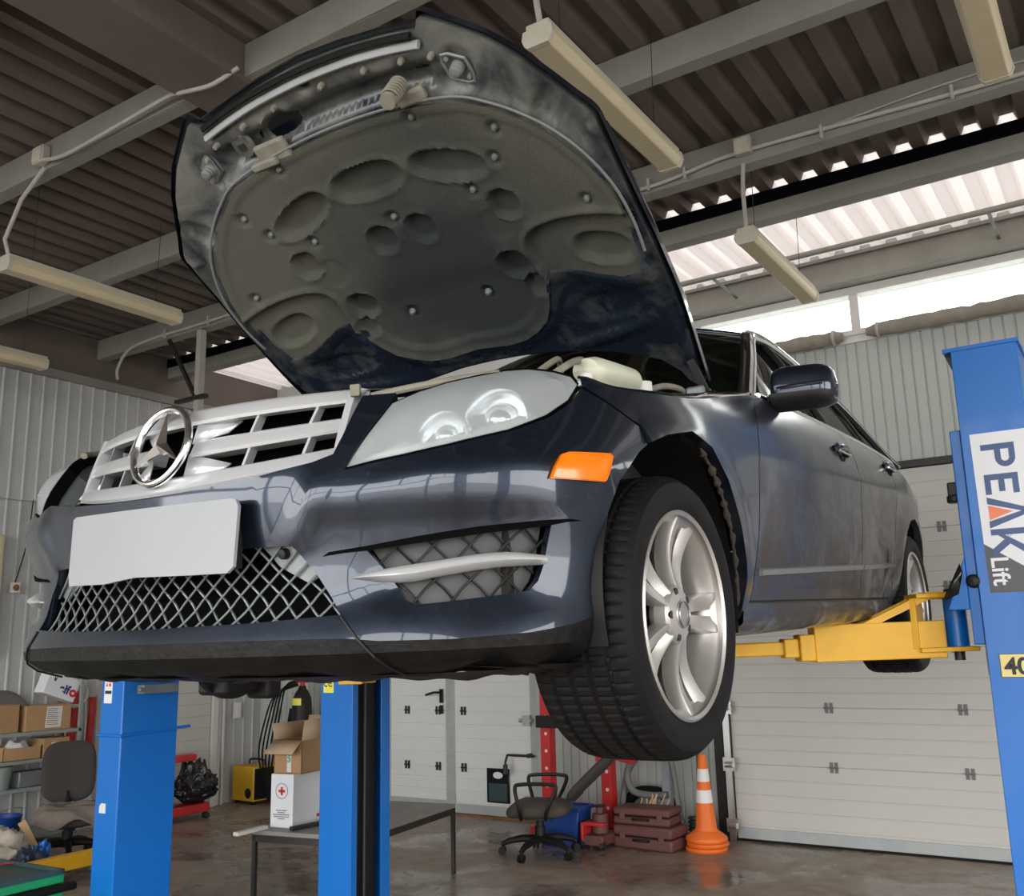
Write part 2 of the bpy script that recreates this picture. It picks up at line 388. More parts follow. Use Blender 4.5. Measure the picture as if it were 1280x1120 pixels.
# ================================================================ ROOM (world: Y toward the door wall, X along it, floor z = 0)
XL, XR, YB, YF, ZR = -8.3, 5.2, 7.6, -4.4, 4.54
mb = MB(); mb.box((XL-.2, YF-.3, -.15), (XR+.2, YB+.2, 0)); struct(mb.build('floor', 'floor_concrete'))
mb = MB(); mb.box((-60, -60, -.4), (60, 60, -.2)); struct(mb.build('exterior_ground', 'outside_ground'))  # unseen ground outside, there to bounce daylight in
def ribbed(a0, a1, z0, z1, pitch, prof, place):
    """vertical ribbed sheet; prof = list of (fraction, depth)"""
    mb = MB(); xs = []
    n = int((a1-a0)/pitch)+1
    for i in range(n):
        for f, d in prof:
            x = a0+(i+f)*pitch
            if x <= a1: xs.append((x, d))
    vs = []
    for x, d in xs: vs += [place(x, d, z0), place(x, d, z1)]
    return mb.add(vs, [(2*i, 2*i+2, 2*i+3, 2*i+1) for i in range(len(xs)-1)])
VG = [(0, 0), (.80, 0), (.86, -.012), (.94, -.012), (.999, 0)]
# back wall: grooved sheet
mb = ribbed(XL, XR, 0, 3.885, .0805, VG, lambda x, d, z: (x, YB-d, z))
wb_ = struct(mb.build('wall_back', 'wall_sheet_back', fix=False))
mb = MB(); mb.box((XL, YB+.02, 0), (XR, YB+.14, 3.885)); mb.box((XL, YB+.02, 4.22), (XR, YB+.14, 4.7)); mb.box((XL, YB+.02, 3.885), (-3.05, YB+.14, 4.22)); struct(mb.build('core', 'wall_sheet_back', wb_))
TR = [(0, 0), (.30, 0), (.36, .016), (.46, .016), (.52, 0), (.999, 0)]
mb = ribbed(YF, YB, 0, 2.885, .125, TR, lambda y, d, z: (XL+d, y, z)); wl_ = struct(mb.build('wall_left', 'wall_sheet', fix=False))
mb = ribbed(YF, YB, 2.89, 4.06, .125, TR, lambda y, d, z: (XL+.012+d, y, z)); struct(mb.build('upper_sheet', 'wall_sheet', wl_, fix=False))
mb = MB(); mb.box((XL-.14, YF, 0), (XL-.02, YB, 4.7)); struct(mb.build('core', 'wall_sheet', wl_))
mb = MB(); mb.box((XL+.001, YF, 4.06), (XL+.06, YB, 4.14)); struct(mb.build('trim_1', 'steel_beam'))
mb = MB(); mb.box((XL+.001, YF, 4.14), (XL+.03, YB, ZR)); struct(mb.build('trim_4', 'roof_sheet'))
mb = MB()
for y0, y1 in ((YF, -3.2), (-.4, .4), (4.6, YB)): mb.box((XR, y0, 0), (XR+.14, y1, 3.3))  # unseen wall; its open bays are added to light the door wall
mb.box((XR, YF, 3.3), (XR+.14, YB, 4.7)); struct(mb.build('wall_right', 'wall_sheet'))
# front wall behind the camera with three open doorways and a window band above
mb = MB()
DW = [(-8.1, -4.75), (-4.6, -1.3), (-1.15, 2.0), (2.15, 5.05)]
xs = [XL]+[v for d in DW for v in d]+[XR]
for i in range(0, len(xs), 2): mb.box((xs[i], YF-.12, 0), (xs[i+1], YF, 4.05))
mb.box((XL, YF-.12, 4.05), (XR, YF, 4.7))
struct(mb.build('wall_front', 'wall_sheet'))
mb = MB()
for a, b in DW: mb.box((a, YF-.09, 2.55), (b, YF-.03, 2.67)); mb.box(((a+b)/2-.04, YF-.09, 2.67), ((a+b)/2+.04, YF-.03, 4.05))
struct(mb.build('window_2', 'white_frame'))
# roof: trapezoid sheet, ribs running toward the back wall
def roof(y0, y1, name, m):
    mb = MB(); pr = [(0, 0), (.38, 0), (.50, .062), (.86, .062), (.985, 0)]; pts = []
    for i in range(int((XR-XL+.4)/.2)+1):
        for f, d in pr: pts.append((XL-.2+(i+f)*.2, ZR+d))
    for f0 in (0,):
        vs = []
        for x, z in pts: vs += [(x, y0, z), (x, y1, z)]
        mb.add(vs, [(2*i, 2*i+1, 2*i+3, 2*i+2) for i in range(len(pts)-1)])
    return struct(mb.build(name, m, fix=False))
ceil_ = roof(YF-.3, 6.115, 'ceiling', 'roof_sheet'); rl = roof(6.115, YB+.2, 'rooflight', 'rooflight'); rl.parent = ceil_
# purlins (Z/C sections): web faces the camera, flange below
def purlin(y, name, x0, x1, z0=4.35, z1=4.535, fl=.09):
    mb = MB(); mb.box((x0, y, z0), (x1, y+.012, z1)); mb.box((x0, y+.012, z0), (x1, y+fl, z0+.010)); mb.box((x0, y+fl-.008, z0+.010), (x1, y+fl, z0+.035))
    mb.box((x0, y+.012, z1-.012), (x1, y+fl, z1)); return struct(mb.build(name, 'steel_beam', bev=.003))
for i, y in enumerate((-3.2, -2.0, -.75, .5, 1.72)): purlin(y, 'beam_%d' % (i+1), XL, XR)
purlin(2.88, 'beam_6', XL, -3.86); purlin(2.92, 'beam_7', -3.48, XR)
purlin(4.12, 'beam_8', XL, -3.86); purlin(4.12, 'beam_9', -3.48, XR)
purlin(5.28, 'beam_10', XL, XR, 4.34, 4.535, .11); b11 = purlin(6.09, 'beam_11', XL, XR, 4.33, 4.535, .12)
mb = MB(); mb.box((XL, 6.074, 4.445), (XR, 6.0895, 4.53)); mb.build('dark_strip', 'matte_black', b11)  # near-black strip over the upper part of the web
# rafter running toward the back wall, and ring beam above the window band
mb = MB(); mb.box((-3.86, YF, 4.33), (-3.48, YB-.2, 4.345)); mb.box((-3.50, YF, 4.345), (-3.48, YB-.2, 4.535)); mb.box((-3.86, YF, 4.345), (-3.84, YB-.2, 4.535)); struct(mb.build('beam_12', 'roof_sheet'))
mb = MB(); mb.box((-3.05, YB-.13, 4.26), (XR, YB+.01, 4.50)); mb.box((-3.05, YB-.16, 4.26), (XR, YB-.13, 4.275)); mb.box((-3.05, YB-.16, 4.47), (XR, YB-.13, 4.50)); struct(mb.build('beam_13', 'steel_beam', bev=.003))
# window band
W0, W1 = -2.97, XR
f = MB(); f.box((W0-.07, YB-.04, 4.19), (W1, YB+.10, 4.255)); f.box((W0-.07, YB-.04, 3.855), (W1, YB+.10, 3.90)); f.box((W0-.07, YB-.04, 3.90), (W0, YB+.10, 4.19))
for x in (-1.72, 1.6, 4.0): f.box((x, YB-.035, 3.90), (x+.07, YB+.09, 4.19))
fo = struct(f.build('window_1', 'white_frame', bev=.004))
g = MB(); g.box((W0, YB+.04, 3.90), (W1, YB+.046, 4.19)); go = g.build('pane', 'window_pane', fo); go['kind'] = 'structure'
mb = MB(); mb.box((W0-.12, YB-.022, 3.80), (W1, YB, 3.855)); struct(mb.build('trim_2', 'white_frame'))
# rolled fabric blinds lying along the sill
for x0, x1, lab in ((-2.9, -1.78, 'dirty rolled fabric roll along the sill under the narrower window pane'), (-1.60, -.1, 'dirty rolled fabric roll along the sill under the wider window pane')):
    mb = MB(); rr = random.Random(3); pts = []; rs = []
    for i in range(25):
        x = x0+(x1-x0)*i/24; pts.append((x, YB-.085+rr.uniform(-.004, .004), 3.845+rr.uniform(-.006, .006))); rs.append((.055 if i not in (0, 24) else .03)+rr.uniform(-.006, .006))
    mb.tube(pts, rs, 14); o = tag(mb.build('fabric_roll', 'roll_cloth', ang=60), lab, 'fabric roll')
    for k in (0.06, .94): s = MB(); x = x0+(x1-x0)*k; s.lathe([(.056, -.012), (.064, -.010), (.064, .010), (.056, .012)], (x, YB-.085, 3.845), (1, 0, 0), 16, True); s.build('strap', 'conduit', o)
# flashing over the right door
mb = MB(); mb.box((-3.15, YB-.10, 2.745), (XR, YB-.013, 2.80)); struct(mb.build('trim_3', 'dark_steel', bev=.004))
# ---- doors
def sect_door(name, x0, x1, H, lines, m, micro=.115):
    mb = MB(); y = YB-.07
    zs = [.0]+lines+[H]
    vs = []; prof = [(.075, 0)]
    for a, b in zip(zs, zs[1:]):
        n = max(1, int(round((b-a)/micro))); 
        for k in range(n):
            z = a+(b-a)*k/n; d = .010 if k == 0 else .004; w = .004 if k == 0 else .007
            if z < .1: continue
            prof += [(z-w, 0), (z-w*.3, d), (z+w*.3, d), (z+w, 0)]
    prof += [(H, 0)]
    for z, d in prof: vs += [(x0, y+d, z), (x1, y+d, z)]
    n = len(prof); vs += [(x0, YB-.015, .075), (x1, YB-.015, .075), (x0, YB-.015, H), (x1, YB-.015, H)]
    mb.add(vs, [(2*i, 2*i+1, 2*i+3, 2*i+2) for i in range(n-1)]+[(0, 1, 2*n+1, 2*n), (2*n-2, 2*n-1, 2*n+3, 2*n+2)])
    o = struct(mb.build(name, m, ang=25))
    b = MB(); b.box((x0, y-.012, .018), (x1, YB-.015, .10)); b.build('bottom_rail', 'door_rail', o, bev=.004)
    s = MB(); s.box((x0, y-.006, .0), (x1, YB-.02, .018)); s.build('rubber_seal', 'rubber', o)
    return o
def hinge(x, z, p, m='steel'):
    mb = MB(); y = YB-.07
    for dx in (-.030, .006): mb.box((x+dx, y-.006, z-.038), (x+dx+.024, y, z+.038))
    mb.cyl((x-.032, y-.008, z), (x+.032, y-.008, z), .008, 8)
    for dx in (-.018, .018):
        for dz in (-.026, .026): mb.cyl((x+dx, y-.010, z+dz), (x+dx, y-.005, z+dz), .006, 6)
    return mb.build('hinge', m, p)
L1 = [.57, 1.0, 1.43, 1.86, 2.29]
d1 = sect_door('door_1', -2.93, 3.2, 2.74, L1, 'door_panel')
for z in L1:
    for x in (-2.15, -1.22, .2, 1.6): hinge(x, z, d1, 'hose_grey')
mb = MB(); mb.box((-3.06, YB-.13, 0), (-2.985, YB-.013, 2.74)); mb.box((-2.985, YB-.12, 0), (-2.93, YB-.075, 2.74)); mb.build('guide_rail', 'black_plastic', d1, bev=.004)
mb = MB(); mb.box((-2.975, YB-.135, 0), (-2.925, YB-.121, 2.7)); mb.build('track', 'steel', d1)
for z in (.12, .57, 1.0):
    mb = MB(); mb.box((-2.985, YB-.155, z-.05), (-2.89, YB-.136, z+.05)); mb.cyl((-2.96, YB-.17, z), (-2.90, YB-.17, z), .022, 12); mb.build('roller_bracket', 'steel', d1)
L2 = [.42, .93, 1.44, 1.95, 2.4]
d2 = sect_door('door_2', -7.2, -4.80, 2.74, L2, 'door_panel_light')
for z in L2:
    for x in (-6.62, -6.24, -5.86, -5.56): hinge(x, z, d2, 'dark_steel')
y = YB-.07
mb = MB()
for a, b in ((-6.58, -6.45), (-5.76, -5.66)): mb.box((a, y-.014, .05), (b, y+.001, 2.2))
mb.box((-6.45, y-.014, .05), (-5.76, y+.001, .12)); mb.box((-6.45, y-.014, 2.12), (-5.76, y+.001, 2.2)); mb.build('wicket_frame', 'door_rail', d2, bev=.004)
mb = MB(); mb.box((-5.83, y-.022, 1.0), (-5.79, y-.014, 1.13)); mb.cyl((-5.81, y-.02, 1.10), (-5.81, y-.07, 1.10), .012, 10); mb.tube([(-5.81, y-.068, 1.10), (-5.86, y-.07, 1.10), (-5.96, y-.066, 1.075)], .011, 8); mb.box((-5.828, y-.022, .90), (-5.792, y-.014, .98)); mb.build('handle', 'black_plastic', d2)
mb = MB(); mb.box((-5.30, y-.012, .13), (-5.05, y+.001, .43)); fl = mb.build('cat_flap', 'black_gloss', d2, bev=.006)
mb = MB(); mb.box((-5.275, y-.017, .145), (-5.075, y-.011, .30)); mb.build('flap_panel', 'teal_dark', fl, bev=.004)
mb = MB(); mb.lathe([(0, .003), (.045, .002), (.05, -.002)], (0, 0, 0), (0, -1, 0), 20); mb.xf(Matrix.Translation((-5.175, y-.013, .37))@Matrix.Diagonal((1.1, 1, .62, 1))); mb.build('flap_label', 'label_white', fl)
mb = MB(); mb.box((-4.80, YB-.10, 0), (-4.72, YB-.013, 2.74)); mb.box((-4.72, YB-.13, 0), (-4.66, YB-.013, 2.74)); mb.build('guide_rail', 'door_rail', d2, bev=.004)
for z in (.86, .17):
    mb = MB(); mb.box((-4.86, YB-.14, z-.045), (-4.78, YB-.101, z+.045)); mb.cyl((-4.90, YB-.12, z), (-4.76, YB-.12, z), .02, 12); mb.build('roller_bracket', 'steel', d2)
mb = MB(); mb.cyl((-5.02, YB-.15, .56), (-4.74, YB-.15, .56), .011, 8); mb.tube([(-5.02, YB-.15, .56), (-5.03, YB-.17, .50), (-5.03, YB-.17, .44)], .011, 8); mb.cyl((-5.03, YB-.17, .40), (-5.03, YB-.17, .48), .022, 10); mb.cyl((-4.80, YB-.15, .56), (-4.80, YB-.02, .56), .02, 10); mb.build('lock_bar', 'dark_steel', d2)
mb = MB(); mb.box((-6.9, YB-.11, .0), (-4.74, YB-.014, .016)); struct(mb.build('trim_5', 'rust'))
# left-wall door, standing shut beside its rail
mb = MB(); vs = []; pr = [(.09, 0)]
for k in range(1, 24):
    z = .09+k*.115; pr += [(z-.005, 0), (z, .006), (z+.005, 0)]
for z, d in pr: vs += [(XL+.07-d, 5.75, z), (XL+.07-d, 6.78, z)]
n = len(pr); mb.add(vs, [(2*i, 2*i+1, 2*i+3, 2*i+2) for i in range(n-1)]); mb.box((XL+.016, 5.75, .01), (XL+.062, 6.78, 2.74))
d3 = struct(mb.build('door_3', 'door_panel', ang=25))
mb = MB(); mb.box((XL+.016, 6.79, 0), (XL+.10, 6.86, 2.74)); mb.box((XL+.016, 6.86, 0), (XL+.06, 6.93, 2.74)); mb.box((XL+.016, 6.94, 0), (XL+.08, 6.965, 2.74)); mb.build('guide_rail', 'white_frame', d3, bev=.004)
mb = MB(); mb.box((XL+.07, 5.9, .01), (XL+.085, 6.78, .10)); mb.build('bottom_rail', 'door_rail', d3)
# corner cladding on the back wall beside the left door
mb = MB(); mb.box((XL+.04, YB-.10, 0), (XL+.20, YB-.014, 2.74)); struct(mb.build('trim_6', 'wall_sheet', bev=.004))
# ---- ceiling lights: dust-yellowed tube fittings hung from purlins
def lamp(x, y0, z, label, pts, L=1.27, rod=None):
    t = thing('fluorescent_lamp', label, 'lamp', (x, y0, z), 0, 'hanging fluorescent lamps')
    b = MB(); b.box((-.055, 0, .03), (.055, L, .065)); b.build('housing', 'lamp_body', t, bev=.008)
    c = MB(); pr = [(-.062, .034), (-.068, .0), (-.058, -.026), (-.046, -.040), (.046, -.040), (.058, -.026), (.068, .0), (.062, .034)]
    c.prism(pr, lambda p: (p[0], .012, p[1]), lambda p: (p[0], L-.012, p[1])); c.build('cover', 'lamp_cover', t, ang=28, bev=.004)
    for yy in (.01, L-.01): k = MB(); k.prism([(p[0]*1.06, p[1]*1.06) for p in pr], lambda p: (p[0], yy-.012, p[1]), lambda p: (p[0], yy+.012, p[1])); k.build('end_cap', 'lamp_body', t, ang=28)
    for yy in (.18, L-.18): w = MB(); w.tube([(0, yy, .065), (.012, yy, ZR-z)], .0022, 5); w.build('hanging_wire', 'dark_steel', t)
    if pts:
        p = MB(); p.tube([(0, .03, .06)]+pts, .013, 8); p.build('cable_tube', 'conduit', t)
    return t
lamp(-1.75, 2.92, 3.88, 'dusty yellow tube lamp hanging right above the raised bonnet edge', [(-.01, .025, .15), (-.04, .02, .44)])
lamp(-1.75, 5.26, 3.87, 'slim tube lamp hanging on a pole in front of the window band', [(.0, .02, .3), (.015, .015, .47)])
lamp(-5.62, 2.92, 3.88, 'dusty tube lamp fed by a slack drooping cable, beside the bonnet', [(.03, -.02, .15), (.2, -.03, .36), (.47, -.05, .48)])
lamp(-.27, 3.02, 3.88, 'tube lamp high above the lettered blue post, cropped by the picture', [(0, .02, .44)])
lamp(-7.40, 2.98, 3.88, 'short visible end of a tube lamp beside the corrugated end wall', [(0, .02, .44)])
lamp(-5.60, 5.30, 3.86, 'tube lamp low behind the bonnet, half hidden above the grille', [(-.08, .0, .2), (-.10, -.02, .47)])
lamp(-.22, 5.62, 3.84, 'rusty ended tube lamp at the picture edge near the bright roof sheets', [(.10, -.02, .2), (.14, -.05, .47)])
# junction boxes on the purlins
for x, y, z, lab in ((-1.72, 5.245, 4.445, 'square grey junction box on the cable purlin above the slim lamp'), (-5.17, 2.845, 4.43, 'square junction box on the purlin with the slack lamp cable'), (-5.70, 5.245, 4.44, 'junction box on the cable purlin above the half hidden lamp')):
    mb = MB(); mb.box((x-.055, y-.02, z-.055), (x+.055, y+.034, z+.055)); o = tag(mb.build('junction_box', 'conduit', bev=.008), lab, 'junction box', 'junction boxes')
    s = MB(); s.box((x-.045, y-.027, z-.045), (x+.045, y-.02, z+.045)); s.build('lid', 'lamp_body', o, bev=.005)
# conduit with clips along the cable purlin, dropping at the left wall
rr = random.Random(5)
def cable(name, label, pts, r, m='conduit'):
    mb = MB(); mb.tube(catmull(pts, 6), r, 8); return tag(mb.build(name, m, ang=80), label, 'cable')
P1 = [(XR-.1, 5.262, 4.372)]+[(x, 5.258, 4.368+.022*(i % 2)) for i, x in enumerate((3.5, 2.4, 1.5, .6, -.2, -1.0))]+[(-1.5, 5.255, 4.41), (-1.9, 5.255, 4.41), (-2.3, 5.258, 4.372), (-3.2, 5.258, 4.372), (-4.2, 5.258, 4.38), (-5.1, 5.258, 4.395), (-5.9, 5.258, 4.385), (-6.8, 5.258, 4.372), (-7.4, 5.258, 4.372), (-7.75, 5.26, 4.33), (-7.9, 5.26, 4.18), (-7.95, 5.3, 4.09)]
c1 = cable('conduit_pipe', 'thick grey cable conduit clipped along the purlin from box to end wall', P1, .014)
for x in (.3, -.55, -1.25, -2.1, -2.35, -4.6, -5.2, -6.0, -6.6, -7.2): mb = MB(); mb.box((x-.008, 5.235, 4.34), (x+.008, 5.2585, 4.42)); mb.build('clip', 'conduit', c1)
cable('cable', 'thin cable sagging beside the thick conduit on the purlin', [(XR-.1, 5.266, 4.43), (1.5, 5.266, 4.44), (.3, 5.266, 4.42), (-.5, 5.266, 4.45), (-1.25, 5.266, 4.41), (-1.60, 5.266, 4.43)], .007)
cable('cable', 'tangled pale cable tied at the rafter corner beside the bonnet', [(-5.14, 2.84, 4.39), (-4.9, 2.84, 4.345), (-4.4, 2.83, 4.35), (-3.95, 2.82, 4.36), (-3.8, 2.8, 4.32), (-3.6, 2.82, 4.30), (-3.45, 2.86, 4.36)], .012)
# thin pipe running in front of the ring beam
mb = MB(); mb.cyl((-3.05, 6.908, 4.345), (XR, 6.908, 4.345), .022, 12); po = tag(mb.build('pipe', 'steel_beam'), 'thin straight steel pipe below the bright roof sheets', 'pipe')
for x in (-2.6, -.6, 1.8, 4.0): mb = MB(); mb.box((x-.012, 6.92, 4.338), (x+.012, 7.47, 4.352)); mb.build('hanger', 'steel_beam', po)
mb = MB()   # pole with brace seen above the grille, between purlin and end wall
mb.obox((-6.75, 5.30, 4.33), (-6.75, 5.30, 3.0), .06, .06, (1, 0, 0)); po = tag(mb.build('steel_pole', 'conduit'), 'grey steel pole with a slanted brace rising behind the grille', 'pole')
mb = MB(); mb.obox((-7.2, 5.30, 4.33), (-6.76, 5.28, 3.70), .03, .03, (1, 0, 0)); mb.build('brace', 'dark_steel', po)
mb = MB(); mb.obox((-7.0, 5.26, 3.70), (-6.6, 5.26, 3.70), .05, .03); mb.build('bracket', 'dark_steel', po)
# ================================================================ CAR (x forward from the front axle, y left, z up from its own ground plane)
car = thing('car', 'dark navy sedan raised on the lift with its bonnet open', 'car')
_ya, _pi = R(.83), R(2.0)
_f = Vector((math.sin(_ya), -math.cos(_ya), 0)); _l = Vector((math.cos(_ya), math.sin(_ya), 0)); _u = Vector((0, 0, 1))
_f2 = _f*math.cos(_pi)-_u*math.sin(_pi); _u2 = _u*math.cos(_pi)+_f*math.sin(_pi)
CARM = Matrix(((_f2.x, _l.x, _u2.x, -1.75), (_f2.y, _l.y, _u2.y, 2.03), (_f2.z, _l.z, _u2.z, 1.33), (0, 0, 0, 1)))
car.matrix_world = CARM
PLAN = [(.765,0),(.757,.2),(.735,.38),(.69,.54),(.61,.68),(.49,.775),(.33,.835),(.12,.865),(-.2,.88),(-.7,.885),(-1.3,.886),(-1.9,.885),(-2.5,.88),(-2.95,.865),(-3.3,.825),(-3.58,.74),(-3.74,.58),(-3.80,.34),(-3.81,0)]
_c = catmull(PLAN, 20); _s = [0]
for a, b in zip(_c, _c[1:]): _s.append(_s[-1]+math.dist(a, b))
_fx = pchip(_s, [p[0] for p in _c]); _fy = pchip(_s, [p[1] for p in _c]); SMAX = _s[-1]
FZ = pchip([.13,.165,.19,.215,.25,.30,.36,.45,.52,.58,.64,.70,.76,.82], [-.16,-.03,0,.004,-.006,-.02,-.02,-.006,-.001,-.018,-.052,-.095,-.15,-.21])
GZ = pchip([.13,.20,.24,.30,.36,.45,.56,.66,.74,.80,.86,.90,.94,.98], [-.12,-.075,-.05,-.032,-.022,-.008,0,.002,0,-.012,-.035,-.06,-.085,-.12])
WS = pchip([.0,.75,1.15,1.5,9], [0,0,.65,1,1])
def S(s, z):
    sg = 1 if s >= 0 else -1; s = abs(s)
    x = _fx(s); y = _fy(s); e = .01
    tx = _fx(min(s+e, SMAX))-_fx(max(s-e, 0)); ty = _fy(min(s+e, SMAX))-_fy(max(s-e, 0)); l = math.hypot(tx, ty)
    nx, ny = ty/l, -tx/l
    if s < .02: nx, ny = 1, 0
    if s > SMAX-.02: nx, ny = -1, 0
    w = WS(s) if s < 5.2 else 1.; o = FZ(z)*(1-w)+GZ(z)*w
    return (x+nx*o, sg*(y+ny*o), z)
def So(s, z, off):
    e = .004; a = Vector(S(s+e, z))-Vector(S(s-e, z)); b = Vector(S(s, z+e))-Vector(S(s, z-e)); return Vector(S(s, z))+a.cross(b).normalized()*off
def mir(poly): return [(-a, b) for a, b in reversed(poly)]
def sym(half): return half+mir(half)     # half outline on s >= 0 running from the centre line back to it

# ---- front bumper
ARCH = [(1.062,.19),(1.061,.249),(1.064,.351),(1.076,.448),(1.116,.516),(1.204,.585),(1.245,.607)]
LIPB = [(.0,.221),(.25,.221),(.5,.219),(.565,.212),(.70,.210),(.85,.215),(.96,.226),(1.045,.243)]
bump = LIPB+ARCH[1:]+[(1.225,.646),(1.14,.682),(1.066,.716),(1.02,.677),(.945,.638),(.838,.600),(.704,.567),(.612,.549),(.502,.531),(.535,.600),(.575,.668),(.585,.694),(.505,.694),(.492,.62),(.474,.566),(.43,.553),(.30,.536),(.15,.526),(.0,.522)]
inl = [(.535,.382),(.60,.394),(.70,.407),(.80,.415),(.918,.424),(.912,.39),(.902,.345),(.885,.31),(.864,.293),(.80,.286),(.70,.278),(.633,.274),(.612,.285),(.59,.315),(.565,.347)]
lg = [(0,.402),(.20,.400),(.38,.397),(.435,.336),(.487,.262),(.30,.254),(0,.251)]
def bdisp(s, z):
    s = abs(s); d = 0
    # shelf below headlight and crease that sweeps out from the grille corner
    cz = .505+.075*sstep(.40, .98, s)
    d += .012*sstep(cz+.012, cz-.02, z)*sstep(.36, .50, s)*sstep(1.02, .85, s)*sstep(.43, .47, z)
    # ridge between centre opening and corner
    rs = .40+.05*sstep(.40, .52, z)
    d += .010*sstep(.05, 0, abs(s-rs))*sstep(.38, .42, z)*sstep(.56, .50, z)
    # dished wedge in front of the inlet
    d -= .012*sstep(.49, .60, s)*sstep(.27, .30, z)*sstep(.385, .36, z)*sstep(.66, .60, s)
    return d
mb = MB(); halfR = [q for q in mir(bump)]
full = bump+[q for q in halfR if not (q[1] > .54 and -.595 < q[0] < -.465)]
panel(mb, full, [inl, mir(inl), sym(lg)], S, .026, .018, disp=bdisp, edge_res=.02)
fb = mb.build('front_bumper', 'paint', car, ang=40, fix=False)
VAL = [(.0,.138),(.4,.138),(.8,.140),(1.0,.150),(1.055,.19),(1.060,.247)]+LIPB[::-1]
mb = MB(); panel(mb, sym(VAL), [], S, .03, .01, off=-.002, disp=lambda s, z: .006*math.sin(s*9+1)*math.sin(s*23)*sstep(.19, .15, z)); mb.build('lower_valance', 'valance', fb, fix=False)
# lip seams, black under-lip
for sg in (1, -1): mb = MB(); mb.tube([So(sg*(.489+.10*t), .258-.11*t, .0015) for t in [i/6 for i in range(7)]], .0028, 5); mb.build('lip_seam', 'black_plastic', fb)
mb = MB()
def lip(u, v):
    s = -1.06+2.12*u; z = .146-.008*v; p = Vector(S(s, .146)); k = v**.8
    return (p.x-.20*k*(1-.4*abs(u-.5)*2), p.y*(1-.06*k), z-.012*k+.006*math.sin(s*31)*math.sin(s*13+2)*v)
mb.grid(lip, 80, 6); mb.build('under_lip', 'black_plastic', fb)
# expanded-metal style diamond grilles
def diamond(mb, outline, surf, off, du, dz, r, skew=0.):
    us = [p[0] for p in outline]; zs = [p[1] for p in outline]
    u0, u1, z0, z1 = min(us), max(us), min(zs), max(zs)
    for sg in (1, -1):
        n = int((u1-u0+(z1-z0)*du/dz)/du)+2
        for k in range(-int((z1-z0)/dz)-2, n):
            pts = []
            for j in range(61):
                z = z0+(z1-z0)*j/60; u = (u0+k*du+(z-z0)*du/dz) if sg > 0 else (u0+k*du+(z1-z)*du/dz)
                if inside((u, z), outline): pts.append(Vector(surf(u, z, off+.004*sg)))
                else:
                    if len(pts) > 1: mb.tube(pts, r, 5)
                    pts = []
            if len(pts) > 1: mb.tube(pts, r, 5)
mb = MB(); diamond(mb, sym(lg), lambda u, z, o: So(u, z, o), -.022, .050, .041, .0026)
lgo = mb.build('lower_grille', 'tool_grey', car)
mb = MB(); panel(mb, sym([(0,.415),(.40,.412),(.50,.25),(0,.24)]), [], S, .06, .0, off=-.10); mb.build('intake_back', 'matte_black', lgo, fix=False)
for sg in (1, -1):    # blanked corner plates of the lower grille with a parking sensor
    mb = MB()
    poly = [(sg*.29,.396),(sg*.38,.394),(sg*.43,.338),(sg*.40,.325),(sg*.33,.36)]
    if sg < 0: poly = poly[::-1]
    panel(mb, poly, [], S, .03, .004, off=-.024)
    mb.build('grille_plate', 'tool_grey', lgo)
mb = MB(); p = So(.345, .382, -.02); n = (So(.345, .382, .05)-p).normalized(); mb.lathe([(0, .012), (.009, .011), (.011, .006), (.011, -.005)], p, n, 16); mb.build('sensor', 'black_plastic', lgo)
for sg in (1, -1):
    q = inl if sg > 0 else mir(inl)
    mb = MB(); diamond(mb, q, lambda u, z, o: So(u, z, o), -.022, .078, .062, .0028)
    io = mb.build('side_grille', 'black_plastic', car)
    mb = MB(); panel(mb, q, [], S, .05, .0, off=-.034); mb.build('inlet_back', 'inlet_grey', io, fix=False)
    ZT = pchip([.508,.575,.68,.761,.82,.905], [.330,.344,.355,.3635,.3665,.360]); ZB = pchip([.508,.56,.603,.70,.81,.905], [.327,.319,.316,.327,.338,.341])
    def blade(mb, s0, s1, k0, k1, off, n=40):
        vs = []; pr = [(0, -.02), (.06, .002), (.45, .015), (.62, .014), (.95, .0), (1, -.02)]
        for i in range(n+1):
            s = s0+(s1-s0)*i/n; zb, zt = ZB(s), ZT(s); a = zb+(zt-zb)*k0; b = zb+(zt-zb)*k1; tp = sstep(0, .10, i/n)*sstep(1, .93, i/n)
            for f, o in pr: vs.append(So(sg*s, a+(b-a)*f, off+o*(.35+.65*tp)))
        q = len(pr); mb.add(vs, [(i*q+j, (i+1)*q+j, (i+1)*q+j+1, i*q+j+1) for i in range(n) for j in range(q-1)]+[tuple(range(q)), tuple(n*q+j for j in range(q))]); return mb
    lo = blade(MB(), .508, .905, 0, 1, .002).build('daytime_lamp', 'silver_plastic', car, ang=50)
    blade(MB(), .585, .83, .25, .80, .004).build('lamp_lens', 'silver_plastic', lo, ang=50)
    st_ = [(.445,.372),(.46,.380),(.54,.387),(.64,.400),(.76,.414),(.90,.426),(.965,.430),(1.0,.427),(.96,.424),(.90,.414),(.76,.400),(.64,.387),(.54,.378),(.49,.376)]
    if sg < 0: st_ = mir(st_)
    mb = MB(); panel(mb, st_, [], S, .012, .004, off=.0012); mb.build('slot_shade', 'matte_black', fb, fix=False)  # flat black strip on the bumper skin, painted for the dark of a recess
    sg_ = [(.902,.505),(.914,.527),(.935,.551),(.955,.557),(1.075,.565),(1.082,.560),(1.053,.510),(1.045,.506)]
    if sg < 0: sg_ = mir(sg_)
    mb = MB(); panel(mb, sg_, [], S, .012, .02, off=.015); so = mb.build('side_marker', 'amber', car, fix=False)
    mb = MB(); cs = sum(p[0] for p in sg_)/len(sg_); czz = sum(p[1] for p in sg_)/len(sg_)
    mb.tube([So(cs+(p[0]-cs)*.96, czz+(p[1]-czz)*.92, .0165) for p in resample(sg_, .01)], .0016, 5, closed=True); mb.build('lens_rim', 'amber', so)
